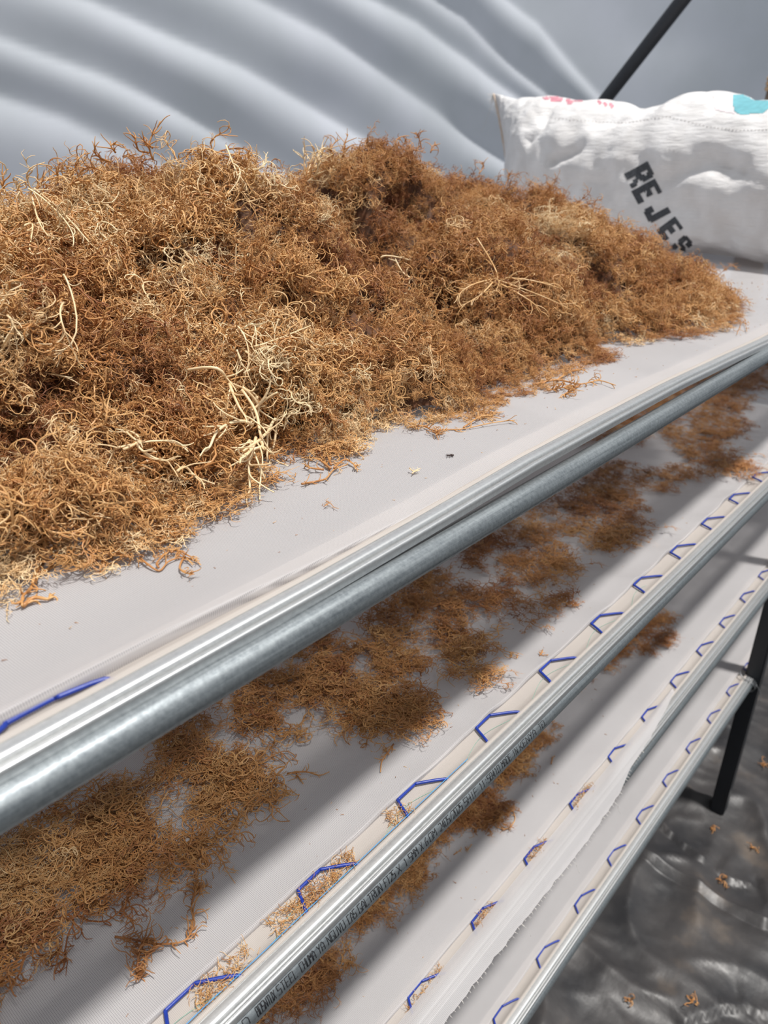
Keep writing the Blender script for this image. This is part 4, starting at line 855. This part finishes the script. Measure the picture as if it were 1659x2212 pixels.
def bag_pt(u, a):
    # a: angle around section, 0 = top, going to the viewer side, bottom, back
    sy = math.cos(a); sx = -math.sin(a)
    e = 2/2.15
    if sy < 0: e = 2/3.6
    cy_ = math.copysign(abs(sy)**e, sy); cx_ = math.copysign(abs(sx)**e, sx)
    vfrac = (cy_+1)/2
    s_end = s_left - 0.13*(1-vfrac)**0.8 - 0.05*math.sin(vfrac*math.pi)*1.0
    s = s_right+(s_end-s_right)*u
    fill = (1-max(0, (u-0.55)/0.45)**3.2)
    z_t = np.interp(s if u < 1 else s_end, t_s, t_z); 
    dep = DEP*max(0.03, fill)*(0.6+0.4*min(1, max(0.0, (u+0.02))*6))
    zmid = (z_t+Z_TRAY)/2; hh = (z_t-Z_TRAY)/2
    p = P0+Ld*s+Nd*(DEP+cx_*dep); p = np.array([p[0], p[1], Z_TRAY+2*hh*((cy_+1)/2)**1.22])
    bulge = 1.0
    nv = np.array([Nd[0]*cx_, Nd[1]*cx_, cy_*0.7])
    w = 0.022*nz(s*4+1, p[2]*5, 3)*1.0 + 0.015*nz(s*11, p[2]*9, 5)+0.008*abs(nz(s*17+p[2]*9, p[2]*24-s*6, 15))
    # fine pull creases, mostly running along the sack, fanning from the tied corner
    w += 0.0055*nz(s*9+p[2]*6, p[2]*42-s*10, 8)*(1.0) + 0.0030*nz(s*22, p[2]*85-s*12, 10)
    w += 0.030*max(0, u-0.70)*nz(s*30+p[2]*10, p[2]*14, 12)
    # deep folds seen in the photograph
    for fpx, fw_, fd in BAGF:
        best = 9
        for A, B in zip(fpx[:-1], fpx[1:]):
            dd, sd, t = seg_info(s, p[2], A, B); best = min(best, dd) if abs(dd) < abs(best) else best
        w -= fd*math.exp(-(best/fw_)**2)
    fade = min(1, hh*0+1)*(1 if u < 0.97 else 0.3)
    if cy_ < -0.97: w = 0
    p = p+nv*w*fade
    p[2] = max(p[2], Z_TRAY)
    return p
def bag_sz(px, py):
    d = ray(px, py); A = np.array([[Ld[0], -d[0]], [Ld[1], -d[1]]]); b_ = -(P0+Nd*0.02)[:2]; s, t = np.linalg.solve(A, b_); return np.array([s, t*d[2]])
BAGF = []
for fl_, w_, dd_ in [([(1190, 345), (1225, 330), (1245, 318)], 0.018, 0.03), ([(1135, 235), (1150, 280), (1130, 300)], 0.02, 0.022), ([(1440, 385), (1530, 350), (1600, 365)], 0.03, 0.028), ([(1430, 430), (1520, 465), (1580, 510)], 0.04, 0.02),
                   ([(1100, 380), (1180, 400), (1320, 400)], 0.03, 0.012), ([(1240, 250), (1300, 270)], 0.02, 0.012)]:
    BAGF.append(([bag_sz(*q) for q in fl_], w_, dd_))
bv = []
for i in range(NS):
    u = 1-(1-i/(NS-1))**1.35
    for j in range(NA): bv.append(bag_pt(u, 2*math.pi*j/NA))
bfaces = [(i*NA+j, i*NA+(j+1) % NA, (i+1)*NA+(j+1) % NA, (i+1)*NA+j) for i in range(NS-1) for j in range(NA)]
bfaces += [tuple(reversed(range(NA))), tuple((NS-1)*NA+j for j in range(NA))]
m, nt, b, o = mat('woven_white_polypropylene')
tc = N(nt, 'ShaderNodeTexCoord'); n1 = N(nt, 'ShaderNodeTexNoise', Scale=14, Detail=6); L(nt, tc.outputs['Object'], n1.inputs['Vector'])
r = ramp(nt, [(0.3, (0.74, 0.72, 0.71)), (0.7, (0.88, 0.87, 0.87))]); L(nt, n1.outputs['Fac'], r.inputs[0]); L(nt, r.outputs[0], b.inputs['Base Color'])
b.inputs['Roughness'].default_value = 0.42; b.inputs['Specular IOR Level'].default_value = 0.5
mp = N(nt, 'ShaderNodeMapping'); mp.inputs['Rotation'].default_value = (0, 0, -math.atan2(Ld[1], Ld[0])); mp.inputs['Scale'].default_value = (14, 14, 95); L(nt, tc.outputs['Object'], mp.inputs[0])
n2 = N(nt, 'ShaderNodeTexNoise', Scale=1.4, Detail=7, Roughness=0.62); L(nt, mp.outputs[0], n2.inputs['Vector'])
bp = N(nt, 'ShaderNodeBump', Strength=0.75, Distance=0.008); L(nt, n2.outputs['Fac'], bp.inputs['Height']); L(nt, bp.outputs[0], b.inputs['Normal'])
t = N(nt, 'ShaderNodeBsdfTranslucent'); t.inputs[0].default_value = (0.8, 0.78, 0.77, 1); mx = N(nt, 'ShaderNodeMixShader'); mx.inputs[0].default_value = 0.10
L(nt, b.outputs[0], mx.inputs[1]); L(nt, t.outputs[0], mx.inputs[2]); L(nt, mx.outputs[0], o.inputs[0])
bag_root = empty('sack', W(P0+Ld*0.5+Nd*DEP), 'full white woven sack stamped with black letters, at the far end of the top shelf', 'sack')
def bp_(o): return in_parent(o, bag_root)
bagm = bp_(mesh_obj('sack_body', [(p[0], p[1], p[2]+ZC) for p in bv], bfaces, m))
bvh = BVHTree.FromPolygons([tuple(p) for p in bv], bfaces)
def on_bag(px, py, off=0.0012):
    d = Vector(ray(px, py)).normalized(); h = bvh.ray_cast(Vector((0, 0, 0)), d)
    if h[0] is None: return None
    n_ = h[1] if h[1].dot(d) < 0 else -h[1]
    return np.array(h[0]+n_*off)+[0, 0, ZC]
# stamped letters: filled glyph grids laid on the cloth surface
GL = {'R': ["1111110", "1111111", "1110111", "1110011", "1110111", "1111111", "1111110", "1111100", "1110110", "1110111", "1110011", "1110011"],
      'E': ["1111111", "1111111", "1110000", "1110000", "1111110", "1111110", "1111110", "1110000", "1110000", "1111111", "1111111", "1111111"],
      'J': ["0000111", "0000111", "0000111", "0000111", "0000111", "0000111", "0000111", "1110111", "1110111", "1111111", "1111111", "0111110"],
      'S': ["0111110", "1111111", "1110111", "1110111", "1110000", "1111110", "0111111", "0000111", "1110111", "1110111", "1111111", "0111110"]}
def glyph(ch, c, upd, rd, h, w):
    g = GL[ch]; vs = []; fs = []; idx = {}; K = 2
    def vert(a, b_):
        if (a, b_) not in idx:
            fx = a/(7*K)-0.5; fy = 0.5-b_/(12*K)
            px = c[0]+rd[0]*fx*w+upd[0]*fy*h; py = c[1]+rd[1]*fx*w+upd[1]*fy*h
            p = on_bag(px, py)
            if p is None: return None
            idx[(a, b_)] = len(vs); vs.append(p)
        return idx[(a, b_)]
    for r_ in range(12*K):
        for c_ in range(7*K):
            if g[r_//K][c_//K] == '1':
                q = [vert(c_, r_), vert(c_, r_+1), vert(c_+1, r_+1), vert(c_+1, r_)]
                if None not in q: fs.append(tuple(q))
    return vs, fs
ud = np.array([0.88, -0.47]); rd = np.array([0.47, 0.88])
for ch, c, h, w, rot in [('R', (1382, 378), 58, 36, 0), ('E', (1397, 414), 58, 33, 0), ('J', (1419, 457), 52, 33, 0), ('E', (1447, 495), 50, 31, -8), ('S', (1473, 530), 44, 28, -12)]:
    a = math.radians(rot); R2 = np.array([[math.cos(a), -math.sin(a)], [math.sin(a), math.cos(a)]])
    vs, fs = glyph(ch, c, R2 @ ud, R2 @ rd, h, w)
    lt = bp_(mesh_obj('stamped_letter', vs, fs, M_BAGINK, smooth=True)); lt['label'] = 'black stamped letter '+ch
def patch(poly, name, m_, label, n=14, off=0.001):
    P = np.array(poly, float); vs = []; fs = []; idx = {}
    lo, hi = P.min(0), P.max(0); nx = max(3, int((hi[0]-lo[0])/3)); ny = max(3, int((hi[1]-lo[1])/2.5))
    def vert(a, b_):
        if (a, b_) not in idx:
            p = on_bag(lo[0]+(hi[0]-lo[0])*a/nx, lo[1]+(hi[1]-lo[1])*b_/ny, off)
            idx[(a, b_)] = None if p is None else len(vs)
            if p is not None: vs.append(p)
        return idx[(a, b_)]
    for a in range(nx):
        for b_ in range(ny):
            if in_poly(lo[0]+(hi[0]-lo[0])*(a+.5)/nx, lo[1]+(hi[1]-lo[1])*(b_+.5)/ny, poly):
                q = [vert(a, b_), vert(a, b_+1), vert(a+1, b_+1), vert(a+1, b_)]
                if None not in q: fs.append(tuple(q))
    if fs:
        o_ = bp_(mesh_obj(name, vs, fs, m_)); o_['label'] = label
patch([(1583, 205), (1760, 205), (1760, 240), (1659, 236), (1648, 245), (1600, 248), (1585, 240)], 'printed_patch', M_TEAL, 'teal blue printed patch on the sack top')
patch([(1540, 200), (1580, 205), (1584, 240), (1588, 246), (1545, 238)], 'printed_patch', M_PINK, 'pale pink printed patch on the sack top')
for a0, a1, yy, hh in ((1172, 1186, 212, 4), (1186, 1216, 213, 7), (1222, 1238, 220, 6), (1236, 1262, 214, 6), (1290, 1300, 222, 5), (1303, 1312, 226, 5), (1316, 1326, 229, 6)):
    patch([(a0, yy-hh), (a1, yy-hh+2), (a1-2, yy+hh), (a0+3, yy+hh-1)], 'red_print', M_RED, 'faded red lettering cut off at the top edge')
patch([(1403, 520), (1412, 505), (1418, 520), (1410, 535)], 'red_print', M_RED, 'small red mark near the sack base')
# stitched seam and frayed corner
mb = MB()
for i in range(60):
    a = 1190+i*8; y_ = np.interp(a, [1190, 1270, 1350, 1440, 1530, 1600, 1680], [255, 262, 266, 252, 275, 282, 280]); p_, q_ = on_bag(a, y_), on_bag(a+4, y_+0.3)
    if p_ is not None and q_ is not None: mb.tube([p_, q_], 0.0007, 3)
bp_(mb.obj('stitching', M_STITCH)); 
tip = np.array(bag_pt(1, 0.05))+[0, 0, ZC]; mb = MB(); R = np.random.RandomState(5)
for i in range(60):
    q = np.array(bag_pt(1, R.uniform(-0.5, 1.2)))+[0, 0, ZC]
    q = tip*0.6+q*0.4
    mb.tube(grow(R, q, Ld*R.uniform(0.5, 1)+[0, 0, R.uniform(-1.2, 0.5)], R.uniform(0.01, 0.04), 5, 30), 0.0008, 3, 0.0003)
mb.tube(grow(R, tip, Ld*0.3+[0, 0, -1], 0.15, 8, 3), 0.0006, 3)
th = bp_(mb.obj('frayed_threads', M_WHITE)); th['kind'] = 'stuff'
mb = MB(); mb.tube([np.array(bag_pt(1, a))+[0, 0, ZC] for a in np.linspace(0.02, 2.6, 24)], 0.0045, 6); sm = bp_(mb.obj('end_seam', simple('seam_tape', (0.62, 0.50, 0.40), 0.8))); sm['label'] = 'tan rolled seam at the sack end'

# ------------------------------------------------------------------ things behind
def pt_at(px, py, dist):
    d = ray(px, py); return d/np.hypot(d[0], d[1])*dist
a_, b_, c_ = pt_at(1300, 225, 4.1), pt_at(1400, 110, 3.95), pt_at(1490, -20, 3.8)
e_ = b_ + (c_-b_)*4; s_ = a_+(a_-b_)*2.2
P = np.array([a_+(c_-a_)*q for q in np.linspace(-0.9, 2.2, 30)])
mb = MB(); mb.tube(P+[0, 0, ZC], 0.030, 16); hp = mb.obj('hoop_pole', M_HOOP); tag(hp, 'dark slanting greenhouse pole against the white film behind the sack', 'pole')
pr = empty('wooden_post', W(pt_at(1662, 330, 3.6)*[1, 1, 0]+[0, 0, -ZC]), 'rough grey-brown timber post behind the right end of the sack', 'post')
q = pt_at(1664, 160, 3.6); mb = MB(); R = np.random.RandomState(3)
zs_ = np.linspace(0, q[2]+ZC, 40); pts = [np.array([0.02*nz(z*2, 1), 0.02*nz(z*2, 5), z]) for z in zs_]
mb.tube(pts, [0.055+0.018*(1-z/zs_[-1])+0.006*nz(z*9) for z in zs_], 14)
for vi in range(len(mb.v)):
    x_, y_, z_ = mb.v[vi]; kk = 1+0.14*nz(x_*40, y_*40, z_*7); mb.v[vi] = (x_*kk, y_*kk, z_)
mb.obj('trunk', M_POST, pr)
mb = MB(); zt_ = zs_[-1]
for q_ in range(3): mb.tube([(0.054*math.cos(a), 0.054*math.sin(a), zt_-0.012-0.017*q_+0.004*math.sin(a*2)) for a in np.linspace(0, 2*math.pi, 24)], 0.009, 8)
mb.tube([(0.0, -0.02, zt_-0.02), (-0.012, -0.02, zt_+0.045)], 0.008, 6)
rp_ = mb.obj('rope_binding', M_TWINE, pr); rp_['label'] = 'light rope wound round the post top'
mb = MB(); mb.tube(grow(R, (-0.045, -0.03, zt_-0.16), (-0.1, -0.2, 1), 0.05, 4, 10), 0.022, 8, 0.014); mb.obj('knot', M_TWINE, pr)

# bits lying on the black sheet
def flake(px, py, s, label, seed, cat='plant scrap'):
    p = onz(px, py, -ZC+0.012); R = np.random.RandomState(seed); mb = MB()
    for _ in range(7): mb.tube(grow(R, (R.randn()*s*.15, R.randn()*s*.15, 0.0), (R.randn(), R.randn(), 0.15), s*R.uniform(0.8, 1.6), 9, 170), s*0.045, 5, s*0.02)
    ob = mb.obj('seaweed_scrap', M_SPRIG); ob.location = (p[0], p[1], floor_z(p[0], p[1])+0.006); return tag(ob, label, cat)
flake(1360, 2163, 0.026, 'round orange-brown scrap on the black sheet near the bottom', 1)
flake(1540, 1790, 0.03, 'tan scrap on the black sheet below the rack leg', 2)
flake(1560, 1903, 0.03, 'orange scrap beside a torn fold in the black sheet', 3)
flake(1495, 2175, 0.03, 'straw-coloured sliver on the black sheet at the bottom right', 4)
flake(1650, 1655, 0.03, 'orange scrap at the right edge near the rack leg', 5)
flake(1625, 1830, 0.025, 'reddish scrap on the black sheet at the right', 6)
